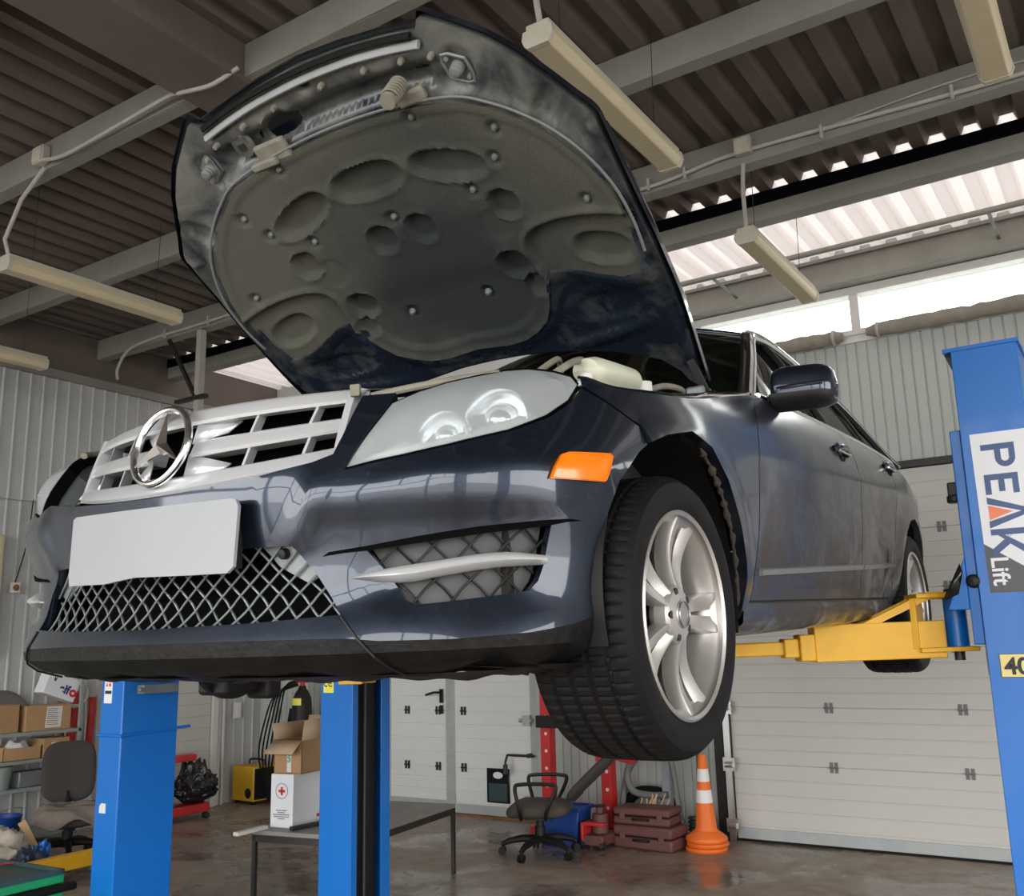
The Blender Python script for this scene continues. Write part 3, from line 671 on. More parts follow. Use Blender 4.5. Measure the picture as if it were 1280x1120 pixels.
# number plate, blank
mb = MB(); pl = [(-.235,.352),(-.10,.349),(.0,.357),(.16,.352),(.265,.350),(.281,.362),(.290,.478),(.283,.491),(.27,.494),(-.22,.502),(-.232,.497),(-.24,.37)]
panel(mb, pl, [], lambda y, z: (.793-.16*y*y-.02*(z-.42), y, z), .03, .008, nrm=lambda y, z: (1, -.32*y*-1, .02)); pO = mb.build('licence_plate', 'plate_grey', car, fix=False)
mb = MB(); mb.box((.74, -.22, .36), (.779, .26, .488)); mb.build('plate_holder', 'black_plastic', pO)
# ---- radiator grille
def Gs(y, t, off=0.):     # t 0 bottom .. 1 top
    k = (y/.42)**2; z0 = .529+.036*k; z1 = .722+.004*k; z = z0+(z1-z0)*t
    x = .736-.102*k-.048*t-.012*t*t; return Vector((x+off, y, z))
def gbar(mb, t0, t1, w, off, y0=-.425, y1=.425, dep=.03):
    pts = 28; vs = []; pr = [(0, -dep), (0, -.006), (.18, 0), (.82, -.004), (1, -.012), (1, -dep)]
    for i in range(pts+1):
        y = y0+(y1-y0)*i/pts
        for a, d in pr: p = Gs(y, t0+(t1-t0)*a, off+d); vs.append(p)
    n = len(pr); mb.add(vs, [(i*n+j, (i+1)*n+j, (i+1)*n+j+1, i*n+j+1) for i in range(pts) for j in range(n-1)]+[tuple(range(n)), tuple(pts*n+j for j in range(n))])
mb = MB(); gbar(mb, .0, .20, 1, .012); gbar(mb, .80, 1.0, 1, .008)
for sg in (1, -1):
    vs = []
    for t in [i/8 for i in range(9)]:
        for y, o in ((.402, -.02), (.408, .006), (.424, .010), (.432, -.02)): vs.append(Gs(sg*y, t, o))
    mb.add(vs, [(i*4+j, (i+1)*4+j, (i+1)*4+j+1, i*4+j+1) for i in range(8) for j in range(3)])
gr = mb.build('radiator_grille', 'silver_plastic', car, ang=40)
for y0, y1 in ((-.41, -.07), (.07, .41)): mb = MB(); gbar(mb, .405, .605, 1, .006, y0, y1, .05); mb.build('louvre', 'silver_plastic', gr, ang=40)
for y in (-.33, -.20, .20, .33):
    for t0, t1 in ((.17, .435), (.585, .85)):
        mb = MB(); mb.add([Gs(y-.004, t0, -.035), Gs(y+.006, t0, -.004), Gs(y+.006+.008, t1, -.004), Gs(y+.004, t1, -.035), Gs(y+.002, t0, -.035), Gs(y+.012, t0, -.004), Gs(y+.012+.008, t1, -.004), Gs(y+.010, t1, -.035)], [(0,1,2,3),(7,6,5,4),(0,4,5,1),(1,5,6,2),(2,6,7,3),(3,7,4,0)]); mb.build('grille_strut', 'silver_plastic', gr)
# webs that carry the star
for sg in (1, -1):
    for ta, tb, tc in ((.17, .45, .31), (.57, .85, .70)):
        mb = MB(); mb.add([Gs(sg*.06, ta, -.002), Gs(sg*.06, tb, -.002), Gs(sg*.155, tc+(.10 if tc > .5 else -.02), -.03), Gs(sg*.125, tc-(.02 if tc > .5 else .13), -.03)], [(0, 1, 2, 3)]); mb.build('star_carrier', 'silver_plastic', gr, solid=.006)
mb = MB(); mb.add([Gs(y, t, -.085) for y in (-.43, -.2, 0, .2, .43) for t in (-.05, 1.05)], [(2*i, 2*i+2, 2*i+3, 2*i+1) for i in range(4)]); mb.build('radiator', 'matte_black', gr)
for sg in (1,):
    mb = MB(); mb.grid(lambda u, v: Vector(S(sg*(.505-.03*(1-u)), .545+.155*u)).lerp(Gs(sg*.428, u, -.015), v), 8, 5); mb.build('grille_surround', 'paint', fb)
# three-pointed star
sc = Vector((.733, -.003, .6385)); sx = Vector((-.25, 0, 1)).normalized(); sy = Vector((0, 1, 0)); sn = sy.cross(sx)
if sn.x < 0: sn = -sn
mb = MB(); mb.lathe([(.086+.0085*math.cos(a), .0085*math.sin(a)) for a in [2*PI*i/12 for i in range(12)]], sc, sn, 56, True)
for k in range(3):
    a = PI/2+k*2*PI/3; d = sx*math.sin(a)+sy*math.cos(a); e = sx*math.sin(a+PI/2)+sy*math.cos(a+PI/2)
    for q in (1, -1):
        w = (sx*math.sin(a+q*PI/3)+sy*math.cos(a+q*PI/3))*.0165
        mb.add([sc+sn*.014, sc+d*.084+sn*.004, sc+w+sn*-.001, sc-sn*.006, sc+d*.084-sn*.004], [(0, 1, 2) if q > 0 else (0, 2, 1), (2, 1, 4, 3) if q > 0 else (3, 4, 1, 2)])
mb.build('star_badge', 'chrome', gr, ang=25)
# slam panel and seal strip over the grille
mb = MB()
def slam(u, v):
    y = -.56+1.12*u; k = (abs(y)/.42)**2; p = Gs(max(-.43, min(.43, y)), 1.0, 0)
    return (p.x-.0-.16*v-(max(0, abs(y)-.42))*.55, y, p.z-.004+.010*math.sin(min(1, v*3)*PI/2)+.004*v)
mb.grid(slam, 40, 8); sl = mb.build('slam_panel', 'tool_grey', car)
for sg in (1, -1):
    mb = MB(); mb.tube([So(sg*(.520+.36*t), .702+.060*t-.008*t*t, -.012) for t in [i/10 for i in range(11)]], .008, 8); mb.build('seal_strip', 'dust_trim', sl)
mb = MB(); mb.box((.600, .430, .700), (.612, .450, .724), Matrix.Rotation(.4, 3, 'Z')); mb.build('clip', 'dust_trim', sl)
# ---- headlights
HL = [(.504,.538),(.56,.549),(.612,.557),(.704,.575),(.838,.608),(.943,.646),(1.018,.686),(1.064,.727),(1.056,.745),(1.015,.754),(.956,.758),(.892,.752),(.802,.735),(.714,.717),(.637,.696),(.580,.672),(.540,.604)]
HB = pchip([.50,.612,.704,.838,.943,1.018,1.064], [.537,.557,.575,.608,.646,.686,.727])
for sg in (1, -1):
    hl = HL if sg > 0 else mir(HL); hc = (.79*sg, .665)
    big = [(hc[0]+(p[0]-hc[0])*.985, hc[1]+(p[1]-hc[1])*.97) for p in hl]
    mb = MB(); panel(mb, hl, [], S, .03, .03, off=-.004, disp=lambda s, z: .004*sstep(0, .03, segd((s, z), hl))+.018*sstep(-.005, .05, z-HB(abs(s)))*sstep(0, .05, segd((s, z), hl))); ho = mb.build('headlight', 'lens_haze', car, fix=False)
    mb = MB(); panel(mb, big, [], S, .05, -.068, off=-.072); mb.build('lamp_housing', 'tool_grey', ho, fix=False)
    mb = MB(); mb.grid(lambda u, v: So(sg*(.53+.40*u), HB(.53+.40*u)+.006+.050*v, -.012-.045*v), 20, 4); mb.build('lamp_bezel', 'white_paint', ho)
    gk = [(hc[0]+(p[0]-hc[0])*1.03, hc[1]+(p[1]-hc[1])*1.07) for p in hl]; mb = MB(); panel(mb, gk, [hl], S, .03, .03, off=-.005); mb.build('gasket', 'matte_black', ho, fix=False)
    for cs, cz_, r, nm in ((.850, .672, .060, 'main_reflector'), (.700, .630, .045, 'inner_reflector')):
        c = So(sg*cs, cz_, -.050); ax = Vector((.93, sg*.36, .02)).normalized()
        mb = MB(); mb.lathe([(r*1.16, -.03), (r*1.16, .004), (r*1.08, .010), (r, .004), (r*.93, -.012), (r*.62, -.030), (r*.60, -.022), (r*.45, -.010), (r*.2, -.004), (0, -.003)], c, ax, 40); mb.build(nm, 'chrome', ho, ang=40)
        mb = MB(); mb.lathe([(r*.60, -.02), (r*.55, .006), (r*.35, .020), (0, .026)], c, ax, 28); mb.build('projector_lens', 'clear_lens', ho)
# ---- fenders, doors, quarters
FT = [(1.072,.724),(1.136,.727),(1.191,.729),(1.265,.732),(1.347,.737),(1.462,.746),(1.563,.762),(1.69,.789),(1.80,.812),(1.90,.832),(2.00,.852),(2.085,.868)]
FEND = [(1.249,.611),(1.32,.636),(1.444,.661),(1.557,.636),(1.652,.565),(1.732,.468),(1.795,.368),(1.843,.243),(1.858,.215),(1.885,.262),(1.900,.36),(1.918,.55),(1.935,.70),(1.98,.80),(2.03,.858)]
FENDER = FEND+[(2.03,.857),(2.00,.852),(1.90,.832),(1.80,.812),(1.69,.789),(1.563,.762),(1.462,.746),(1.347,.737),(1.265,.732),(1.191,.729),(1.136,.727),(1.074,.722),(1.145,.686),(1.230,.649)]
BELT = pchip([2.0,2.3,2.87,3.3,3.7,4.1,4.6], [.866,.882,.905,.918,.925,.925,.92])
FD = [(1.891,.262),(1.906,.36),(1.924,.55),(1.941,.70),(1.986,.80),(2.036,.866)]+[(s, BELT(s)) for s in (2.2,2.4,2.6,2.8,3.0,3.155)]+[(3.150,.8),(3.125,.6),(3.115,.4),(3.112,.262)]
RD = [(3.118,.262),(3.121,.4),(3.131,.6),(3.156,.8),(3.161,.909)]+[(s, BELT(s)) for s in (3.4,3.6,3.8,3.93)]+[(3.90,.80),(3.82,.66),(3.745,.54),(3.71,.42),(3.70,.262)]
RQ = [(3.706,.262),(3.716,.42),(3.751,.54),(3.826,.66),(3.906,.80),(3.936,.926),(4.3,.925),(4.7,.93),(5.0,.94),(5.12,.94),(5.12,.60),(5.05,.56),(4.75,.54),(4.60,.44),(4.58,.33),(4.555,.42),(4.49,.52),(4.38,.595),(4.24,.628),(4.10,.612),(3.98,.555),(3.88,.46),(3.825,.35),(3.80,.235),(3.71,.235)]
RB = [(4.585,.30),(4.605,.435),(4.755,.535),(5.052,.555),(5.124,.595),(SMAX,.595),(SMAX,.24),(5.0,.23),(4.62,.24)]
TL = [(5.126,.60),(5.126,.94),(5.5,.95),(SMAX,.95),(SMAX,.60)]
def shoulder(s, z):  # crease running under the belt line and along the flank
    zc = .70+.035*(s-1.9)/2; s = abs(s)
    d = .007*sstep(zc-.10, zc, z)*sstep(zc+.012, zc, z)*sstep(1.75, 2.1, s)
    dr = math.hypot(s-1.43, z-.235) if s < 2.3 else math.hypot(s-4.2, z-.26)
    d += .012*sstep(.475, .425, dr)*sstep(.25, .34, z)
    return d
DOORS = {}
for sg in (1, -1):
    T = (lambda p: p) if sg > 0 else mir
    mb = MB(); panel(mb, T(FENDER), [], S, .035, .03, disp=shoulder, edge_res=.022); fo = mb.build('fender', 'paint_mid', car, ang=40, fix=False)
    # rolled top of the fender toward the bonnet gap
    mb = MB()
    def ftop(u, v):
        i = u*(len(FT)-1); k = min(int(i), len(FT)-2); t = i-k; s = FT[k][0]*(1-t)+FT[k+1][0]*t; z = FT[k][1]*(1-t)+FT[k+1][1]*t
        p = Vector(S(s, z)); w = .085*sstep(0, .25, u)+.01; a = v*PI/2
        return (p.x, sg*(p.y-w*(v**1.2)), p.z+.030*math.sin(a)*(1-.25*v)-.02*max(0, v-.7))
    mb.grid(ftop, 40, 10); mb.build('fender_top', 'paint', fo)
    mb = MB(); panel(mb, T(FD), [], S, .04, .03, disp=shoulder, edge_res=.03); fd = mb.build('front_door', 'paint_dusty', car, ang=40, fix=False)
    mb = MB(); panel(mb, T(RD), [], S, .04, .03, disp=shoulder, edge_res=.03); rd = mb.build('rear_door', 'paint_dusty', car, ang=40, fix=False)
    mb = MB(); panel(mb, T(RQ), [], S, .045, .03, disp=shoulder, edge_res=.03); mb.build('rear_quarter_panel', 'paint_dusty', car, ang=40, fix=False)
    DOORS[sg] = (fd, rd)
    for dr, s0, zz in ((fd, 2.83, .795), (rd, 3.76, .835)):
        cup = So(sg*(s0+.10), zz, -.012); mb = MB()
        mb.lathe([(.0, -.004), (.028, -.002), (.036, .012), (.039, .0145)], cup, (So(sg*s0, zz, .05)-So(sg*s0, zz, 0)), 24); mb.build('handle_cup', 'black_plastic', dr)
        mb = MB(); mb.tube([So(sg*(s0+.20*t), zz+.008*math.sin(t*PI), .004+.018*math.sin(t*PI)**.5 if 0 < t < 1 else .002) for t in [i/14 for i in range(15)]], .012, 8, flat=((0, 0, 1), .8)); h = mb.build('door_handle', 'paint', dr)
        mb = MB(); mb.tube([So(sg*(s0+.02+.16*t), zz-.010, .017) for t in [i/5 for i in range(6)]], .004, 6); mb.build('handle_trim', 'chrome', h)
    for dr, a, b in ((fd, 1.935, 3.10), (rd, 3.13, 3.69)):
        mb = MB(); vs = []; n = 24
        for i in range(n+1):
            s = a+(b-a)*i/n; z = .338+.058*(s-1.935)/1.755
            for dz, o in ((-.011, .0), (-.008, .010), (.008, .012), (.011, .0)): vs.append(So(sg*s, z+dz, o))
        mb.add(vs, [(i*4+j, (i+1)*4+j, (i+1)*4+j+1, i*4+j+1) for i in range(n) for j in range(3)]+[(0, 1, 2, 3), (n*4, n*4+1, n*4+2, n*4+3)]); mb.build('side_moulding', 'hose_grey', dr)
    # sill
    mb = MB(); vs = []
    pr = [(-.055, .265), (-.028, .262), (-.020, .235), (-.024, .205), (-.045, .178), (-.10, .165), (-.16, .17)]
    for i in range(41):
        s = 1.86+1.94*i/40; p = Vector(S(s, .30))
        for o, z in pr: vs.append((p.x, sg*(p.y+o), z))
    n = len(pr); mb.add(vs, [(i*n+j, (i+1)*n+j, (i+1)*n+j+1, i*n+j+1) for i in range(40) for j in range(n-1)]); mb.build('side_sill', 'paint_dusty', car, ang=50)
    # wheel-arch liners
    for xa, rad, nm in ((-.055, .385, 'arch_liner'), (-2.83, .372, 'arch_liner')):
        mb = MB()
        def ar(u, v): a = PI*(-.08+1.16*u); return (xa+rad*math.cos(a), sg*(.835-.36*v), .275+rad*math.sin(a))
        mb.grid(ar, 30, 3); mb.add([(xa+rad*math.cos(a), sg*.475, .275+rad*math.sin(a)) for a in [PI*(-.08+1.16*i/30) for i in range(31)]], [tuple(range(31))]); mb.build(nm, 'black_plastic', car, ang=40)
rbz = RB[:-4]+[(SMAX,.595),(SMAX,.24),(5.0,.23),(4.62,.24)]
mb = MB()
for sg in (1, -1): panel(mb, RB if sg > 0 else mir(RB), [], S, .06, .0)
mb.build('rear_bumper', 'paint_dusty', car, ang=40, fix=False)
mb = MB()
for sg in (1, -1): panel(mb, TL if sg > 0 else mir(TL), [], S, .06, .0)
mb.build('trunk_lid', 'paint_dusty', car, ang=40, fix=False)
# ---- greenhouse
RAIL = catmull([(-.74,.815,.862),(-.80,.79,.89),(-1.05,.725,1.07),(-1.3,.65,1.215),(-1.5,.605,1.275),(-1.75,.59,1.30),(-2.1,.58,1.295),(-2.4,.60,1.25),(-2.65,.66,1.15),(-2.95,.765,.955),(-3.05,.80,.91)], 10)
rN = len(RAIL)
def rail(t): i = t*(rN-1); k = min(int(i), rN-2); f = i-k; return Vector(RAIL[k]).lerp(Vector(RAIL[k+1]), f)
def roofpt(t, v, off=0.):      # t along rail, v -1..1 across (1 = left)
    p = rail(t); w = 1-abs(v)**2.2; zt = p.z
    return Vector((p.x+(.16 if t < .42 else -.20*sstep(.62, .85, t))*w*sstep(0, .25, t if t < .42 else 1), p.y*v, zt+.075*w*sstep(.0, .3, t)*sstep(1, .8, t)+off))
tWS, tRF = .40, .665
mb = MB(); mb.grid(lambda u, v: roofpt(tWS+(tRF-tWS)*u, 1-2*v), 24, 24); mb.build('roof', 'paint', car, fix=True, solid=.02)
mb = MB(); mb.grid(lambda u, v: roofpt(.03+(tWS-.03)*u, .965-1.93*v, -.006), 24, 24); ws = mb.build('windshield', 'car_glass', car)
mb = MB(); mb.grid(lambda u, v: roofpt(tRF+(.97-tRF)*u, .95-1.9*v, -.006), 20, 20); mb.build('rear_window', 'car_glass', car)
mb = MB(); pts = [roofpt(.33, v, -.03) for v in [(-.8+1.6*i/12) for i in range(13)]]; pt2 = [roofpt(.385, v, -.03) for v in [(-.8+1.6*i/12) for i in range(13)]]
mb.add(pts+pt2, [(i, i+1, 14+i, 13+i) for i in range(12)]); mb.build('shade_band', 'engine_beige', ws)
def bel(t):   # belt line under the rail point
    p = rail(t); s = 1.368-p.x; z = BELT(max(2.0, s)); q = Vector(S(s, z)); return Vector((p.x, q.y, z))
for sg in (1, -1):
    m = lambda p: (p[0], sg*p[1], p[2])
    mb = MB(); mb.tube([m(rail(t)+Vector((0, -.004, 0))) for t in [.02+.96*i/60 for i in range(61)]], .024, 10); pil = mb.build('roof_rail', 'paint', car)
    mb = MB(); mb.tube([m(rail(t)+Vector((-.012, .017, -.010))) for t in [.03+.93*i/60 for i in range(61)]], .008, 6); mb.build('rail_trim', 'silver_plastic', pil)
    mb = MB(); mb.tube([m(rail(t)+Vector((.018, -.012, .010))) for t in [.03+.4*i/30 for i in range(31)]], .007, 6); mb.build('windshield_trim', 'black_plastic', pil)
    def side(t, v, o=0.):
        a = bel(t); b = rail(t); p = a.lerp(b, v); p.y += .028*math.sin(v*PI)*.5+o; return m(p)
    for t0, t1, nm in ((.06, .462, 'door_glass'), (.478, .70, 'door_glass'), (.715, .93, 'quarter_glass')):
        tgt = DOORS[sg][0 if t1 < .47 else 1]
        mb = MB(); mb.grid(lambda u, v: side(t0+(t1-t0)*u, v, -.022), 18, 8); mb.build(nm, 'car_glass', tgt)
    for t in (.47, .708):
        tgt = DOORS[sg][1]
        mb = MB(); mb.tube([side(t, v/8, -.012) for v in range(9)], .028 if t < .5 else .015, 8, flat=((1, 0, 0), .5)); mb.build('window_pillar', 'black_plastic', tgt)
    mb = MB(); mb.tube([side(t, .0, -.004) for t in [.05+.9*i/50 for i in range(51)]], .010, 6); mb.build('belt_seal', 'chrome', car)
    # small triangle in front of the mirror
    mb = MB(); mb.add([m((-.86,.822,.872)), m((-1.06,.825,.880)), m((-.985,.765,1.0))], [(0, 1, 2)]); tgt = DOORS[sg][0]; mb.build('mirror_triangle', 'silver_plastic', tgt, solid=.01)
    # mirror
    mb = MB()
    def mirr(u, v):
        a = 2*PI*v; y = .845+.195*u; k = (1-abs(2*u-1)**5)**.5 if 0 < u < 1 else 0.
        hx = .062*k; hz = (.066+.004*u)*k
        ca, sa = math.cos(a), math.sin(a); ca = math.copysign(abs(ca)**.7, ca); sa = math.copysign(abs(sa)**.75, sa)
        return m((-.872-.055*u+hx*ca, y, .912-.004*u+hz*sa))
    mb.grid(mirr, 20, 24); mo = mb.build('side_mirror', 'paint', car, ang=60)
    mb = MB()
    def mirl(u, v):
        a = -PI*v; y = .80+.238*u; k = (1-abs(2*u-1)**6)**.5 if 0 < u < 1 else .0
        return m((-.864-.058*u+.072*k*math.cos(a)*(1 if u > .2 else .55), y, .884+.002*u+.046*k*math.sin(a)))
    mb.grid(mirl, 20, 14); mb.build('mirror_foot', 'black_plastic', mo, ang=60)
    mb = MB(); mb.tube([m((-.800-.045*t*t, .885+.145*t, .898+.010*t)) for t in [i/10 for i in range(11)]], .004, 6, flat=((0, 0, 1), .8)); mb.build('turn_signal', 'black_gloss', mo)
    mb = MB(); mb.add([m((-.935,.86,.86)), m((-.975,1.02,.86)), m((-.975,1.02,.96)), m((-.935,.86,.96))], [(0, 1, 2, 3)]); mb.build('mirror_glass', 'chrome', mo)
# cabin blocker: dash, headlining, seats
mb = MB(); mb.box((-3.0, -.72, .55), (-.85, .72, .60)); mb.box((-.95, -.74, .60), (-.80, .74, .86)); cb = mb.build('cabin', 'cabin_dark', car)
for y in (.36, -.36):
    mb = MB(); mb.box((-1.85, y-.24, .6), (-1.66, y+.24, 1.08), Matrix.Rotation(-.2, 3, 'Y')); mb.box((-1.92, y-.13, 1.08), (-1.80, y+.13, 1.22)); mb.build('seat', 'cabin_dark', cb, bev=.04)
mb = MB(); mb.lathe([(.17+.014*math.cos(a), .014*math.sin(a)) for a in [2*PI*i/8 for i in range(8)]], (-1.12, .36, .93), (-.85, 0, .45), 28, True); mb.build('steering_wheel', 'cabin_dark', cb)
mb = MB(); mb.grid(lambda u, v: roofpt(tWS+(tRF-tWS)*u, .95-1.9*v, -.035), 10, 10); mb.build('headliner', 'tarp', cb)
# cowl and wipers
mb = MB(); mb.grid(lambda u, v: (-.52-.26*u-.10*abs(2*v-1)**2, .78-1.56*v, .80+.05*u+.03*math.sin(u*PI)), 8, 20); co = mb.build('cowl_panel', 'black_plastic', car)
mb = MB(); mb.tube([(-.68,.70,.875), (-.74,.45,.91), (-.78,.1,.935), (-.80,-.2,.95)], .010, 6); mb.tube([(-.62,.62,.85), (-.68,.70,.885)], .014, 6); mb.build('wiper', 'black_plastic', co)
# ---- engine bay
mb = MB(); mb.box((-.56, -.72, .25), (.50, .72, .42)); mb.box((-.58, -.74, .42), (-.54, .74, .84)); eb = mb.build('engine_bay', 'cabin_dark', car)
for sg in (1, -1):
    mb = MB(); mb.grid(lambda u, v: (.30-.85*u, sg*(.69-.03*math.sin(v*PI)), .42+.31*v+.10*u), 8, 6); mb.build('inner_wing', 'cabin_dark', eb)
mb = MB(); mb.box((-.42, -.30, .42), (.38, .34, .70)); mb.build('engine_cover', 'black_plastic', eb, bev=.05)
mb = MB(); mb.lathe([(0, -.16), (.055, -.155), (.075, -.12), (.078, .0), (.078, .10), (.06, .14), (0, .15)], (0, 0, 0), (1, 0, -.12), 24); mb.xf(Matrix.Translation((-.10, .665, .838))@Matrix.Diagonal((.88, .6, .48, 1))); mb.build('coolant_tank', 'engine_beige', eb, ang=60)
mb = MB(); mb.cyl((-.25,.69,.815), (-.25,.69,.845), .026, 16); mb.build('filler_cap', 'paper', eb)
mb = MB(); mb.box((-.22, .66, .785), (.06, .70, .797)); mb.cyl((.05,.68,.79), (.05,.68,.812), .016, 12); mb.build('tank_bracket', 'paper', eb)
mb = MB(); mb.tube(catmull([(.20,.62,.76),(.13,.66,.815),(.05,.655,.85),(-.10,.60,.885),(-.3,.5,.88)], 6), .009, 8); mb.tube(catmull([(.22,.58,.76),(.12,.62,.835),(.0,.58,.875),(-.15,.5,.87)], 6), .008, 8); mb.tube(catmull([(-.28,.66,.82),(-.40,.68,.865),(-.52,.69,.875),(-.6,.66,.87)], 5), .009, 8); mb.build('hose', 'dust_trim', eb)
# ---- hood, open 35 degrees about its rear edge
TH = R(35); HT = Vector((math.cos(TH), 0, math.sin(TH))); HN = Vector((-math.sin(TH), 0, math.cos(TH))); HOr = Vector((-.70, 0, .93))
def U(s, y, o=0.): return HOr+HT*s+Vector((0, y, 0))+HN*(.06-.152*y*y+o)
def Us(s, y): return U(s, y)
HW = [(.198,0),(.196,.12),(.180,.30),(.152,.47),(.105,.61),(.05,.66),(.01,.672),(-.012,.690),(.0,.714),(.15,.735),(.36,.762),(.58,.770),(.78,.770),(.90,.772),(.95,.768),(1.0,.735),(1.046,.705),(1.10,.668),(1.14,.640),(1.212,.572),(1.262,.505),(1.308,.440),(1.312,.428),(1.288,.408),(1.305,.28),(1.318,.15),(1.326,.0)]
HW = HW[:9]+catmull(HW[8:20], 4)[1:]+HW[20:]
HOUT = [(s, -y) for s, y in HW]+[(s, y) for s, y in reversed(HW[1:-1])]        # runs right side to the nose, back along the left
HOUT = HOUT[::-1]
def inset(poly, k): 
    cx = .62; return [(cx+(s-cx)*(1-k/.66), y*(1-k/.77)) for s, y in poly]
mb = MB(); panel(mb, HOUT, [], Us, .06, .022, off=.030, nrm=lambda s, y: HN, disp=lambda s, y: .012*sstep(0, .25, segd((s, y), HOUT)), edge_res=.02)
hood = mb.build('hood', 'paint', car, ang=50)
def ell(s, y, cs, cy, a, b, dep, w=.016, rot=0.):
    ds, dy = s-cs, y-cy
    if abs(ds) > a*1.8+b and abs(dy) > b*1.8+a: return 0.
    if rot: ds, dy = ds*math.cos(rot)+dy*math.sin(rot), -ds*math.sin(rot)+dy*math.cos(rot)
    return dep*sstep(w*.5, -w*.5, ((abs(ds/a)**2.5+abs(dy/b)**2.5)**.4-1)*min(a, b)) - dep*.22*sstep(.014, .004, abs((math.hypot(ds/a, dy/b)-1.10)*min(a, b)))
LIN = [(1.113,0),(1.110,.13),(1.098,.28),(1.075,.41),(1.035,.49),(.985,.56),(.915,.630),(.83,.682),(.73,.715),(.62,.722),(.52,.712),(.445,.690),(.438,.62),(.462,.54),(.495,.46),(.500,.40),(.455,.365),(.385,.335),(.335,.300),(.300,.25),(.274,.19),(.266,.12),(.277,0)]
LINER = [(s, -y) for s, y in LIN]+[(s, y) for s, y in reversed(LIN[1:-1])]
# pressed inner frame, painted: everything between liner and outer edge
def idisp(s, y):
    ay = abs(y); d = 0.
    d += .024*sstep(.030, .020, abs(s-(1.172-.12*ay*ay)))*sstep(.385, .36, ay)      # trough behind the seal
    d -= .014*sstep(.024, .015, abs(s-(1.232-.14*ay*ay)))*sstep(.42, .39, ay)
    d += ell(s, y, 1.178, -.165, .040, .060, .022, .010, -.3)
    d += ell(s, y, 1.262, -.012, .018, .024, .02, .01)
    d += ell(s, y, 1.174, -.31, .034, .040, -.008, .012)
    d += ell(s, ay, 1.15, .46, .055, .045, .012, .02, .5)
    d += ell(s, ay, .348, .520, .050, .115, .012, .020, -.12)
    d += ell(s, ay, .235, .47, .022, .16, -.016, .03, -.22)
    d += .014*sstep(.03, .008, abs(ay-.725+.22*max(0, s-.86)*(1 if s > .86 else 0)))*sstep(.1, .2, s)*sstep(1.02, .9, s)
    d += ell(s, ay, .98, .63, .085, .03, .014, .02, .75)
    d += ell(s, ay, .90, .735, .016, .018, -.012, .01)
    d -= .012*sstep(.05, .015, segd((s, y), LINER))
    d += .012*sstep(.005, -.005, ay-.395-.25*(1.24-s))*sstep(1.08, 1.10, s)*sstep(1.255, 1.245, s)
    return d
IN = inset(HOUT, .016)
holeL = [(.62+(s-.62)*.985, y*.985) for s, y in LINER]
mb = MB(); panel(mb, IN, [holeL], Us, .0135, -.03, off=0., nrm=lambda s, y: HN, disp=idisp, edge_res=.02)
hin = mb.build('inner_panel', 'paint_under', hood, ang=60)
# insulating liner with moulded pockets
OV = [(.915, .278, .047, .112, .28), (.945, 0, .052, .120, 0)]
CI = [(.757, .38, .047), (.752, .074, .048), (.553, .296, .050), (.70, .315, .052), (.468, .335, .036)]
ST = [(.975,.472),(.82,.304),(.81,.004),(.715,.630),(.474,.15),(1.072,.25),(.895,.425)]
LOBE = catmull([(.652,.735),(.672,.60),(.672,.50),(.655,.415),(.612,.375),(.55,.372),(.49,.385),(.455,.38)], 5)+[(.40,.40),(.40,.76)]
REAR = [q for q in LINER if q[0] < .47 and abs(q[1]) < .40]
REAR = REAR+REAR[::-1]
def ldisp(s, y):
    ay = abs(y); d = 0.
    for cs, cy, a, b, rt in OV: d += ell(s, ay, cs, cy, a, b, .026, .011, rt)
    for k, (cs, cy, r) in enumerate(CI): d += ell(s, ay, cs, cy, r, r, .022 if k != 3 else .004, .010)
    for cs, cy in ST: d += ell(s, ay, cs, cy, .022, .022, .012, .02)
    d += ell(s, ay, .548, .600, .052, .085, .020, .018, .2)
    # corner lobes lie deeper, bordered by a raised welt; the centre field steps down along the rear edge
    if ay > .30:
        q = segd((s, ay), LOBE); io = inside((s, ay), LOBE)
        d += .016*sstep(-.006, .006, q if io else -q) - (.009*sstep(.026, .010, q) if not io else 0)
    e = segd((s, y), REAR); d += .012*sstep(.046, .056, e)*sstep(.62, .50, s)*(1 if ay < .36 else 0) - .006*sstep(.012, .006, e)
    d -= .005*sstep(.030, .020, segd((s, y), LINER))*(1 if s > .6 else 0)
    return d
mb = MB(); panel(mb, LINER, [], Us, .0105, -.02, off=-.012, nrm=lambda s, y: HN, disp=ldisp)
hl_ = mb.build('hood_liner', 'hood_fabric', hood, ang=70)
mb = MB(); arc = [(s, y) for s, y in LINER if s > .60 or (s > .48 and abs(y) > .69)]; k0 = sorted(arc, key=lambda p: math.atan2(p[1], p[0]-.5))
mb.tube([U(s*1.002+.012, y*1.022, -.016) for s, y in catmull(k0, 5)], .0045, 6, flat=((0, 1, 0), .8)); mb.build('liner_trim', 'hose_grey', hood)
for cs, cy in ST:
    for sg in ((1, -1) if cy > .01 else (1,)):
        mb = MB(); mb.lathe([(0, -.012), (.006, -.011), (.010, -.004), (.012, .004)], U(cs, sg*cy, -.002), -HN*-1, 12); mb.build('liner_clip', 'tool_grey', hood)
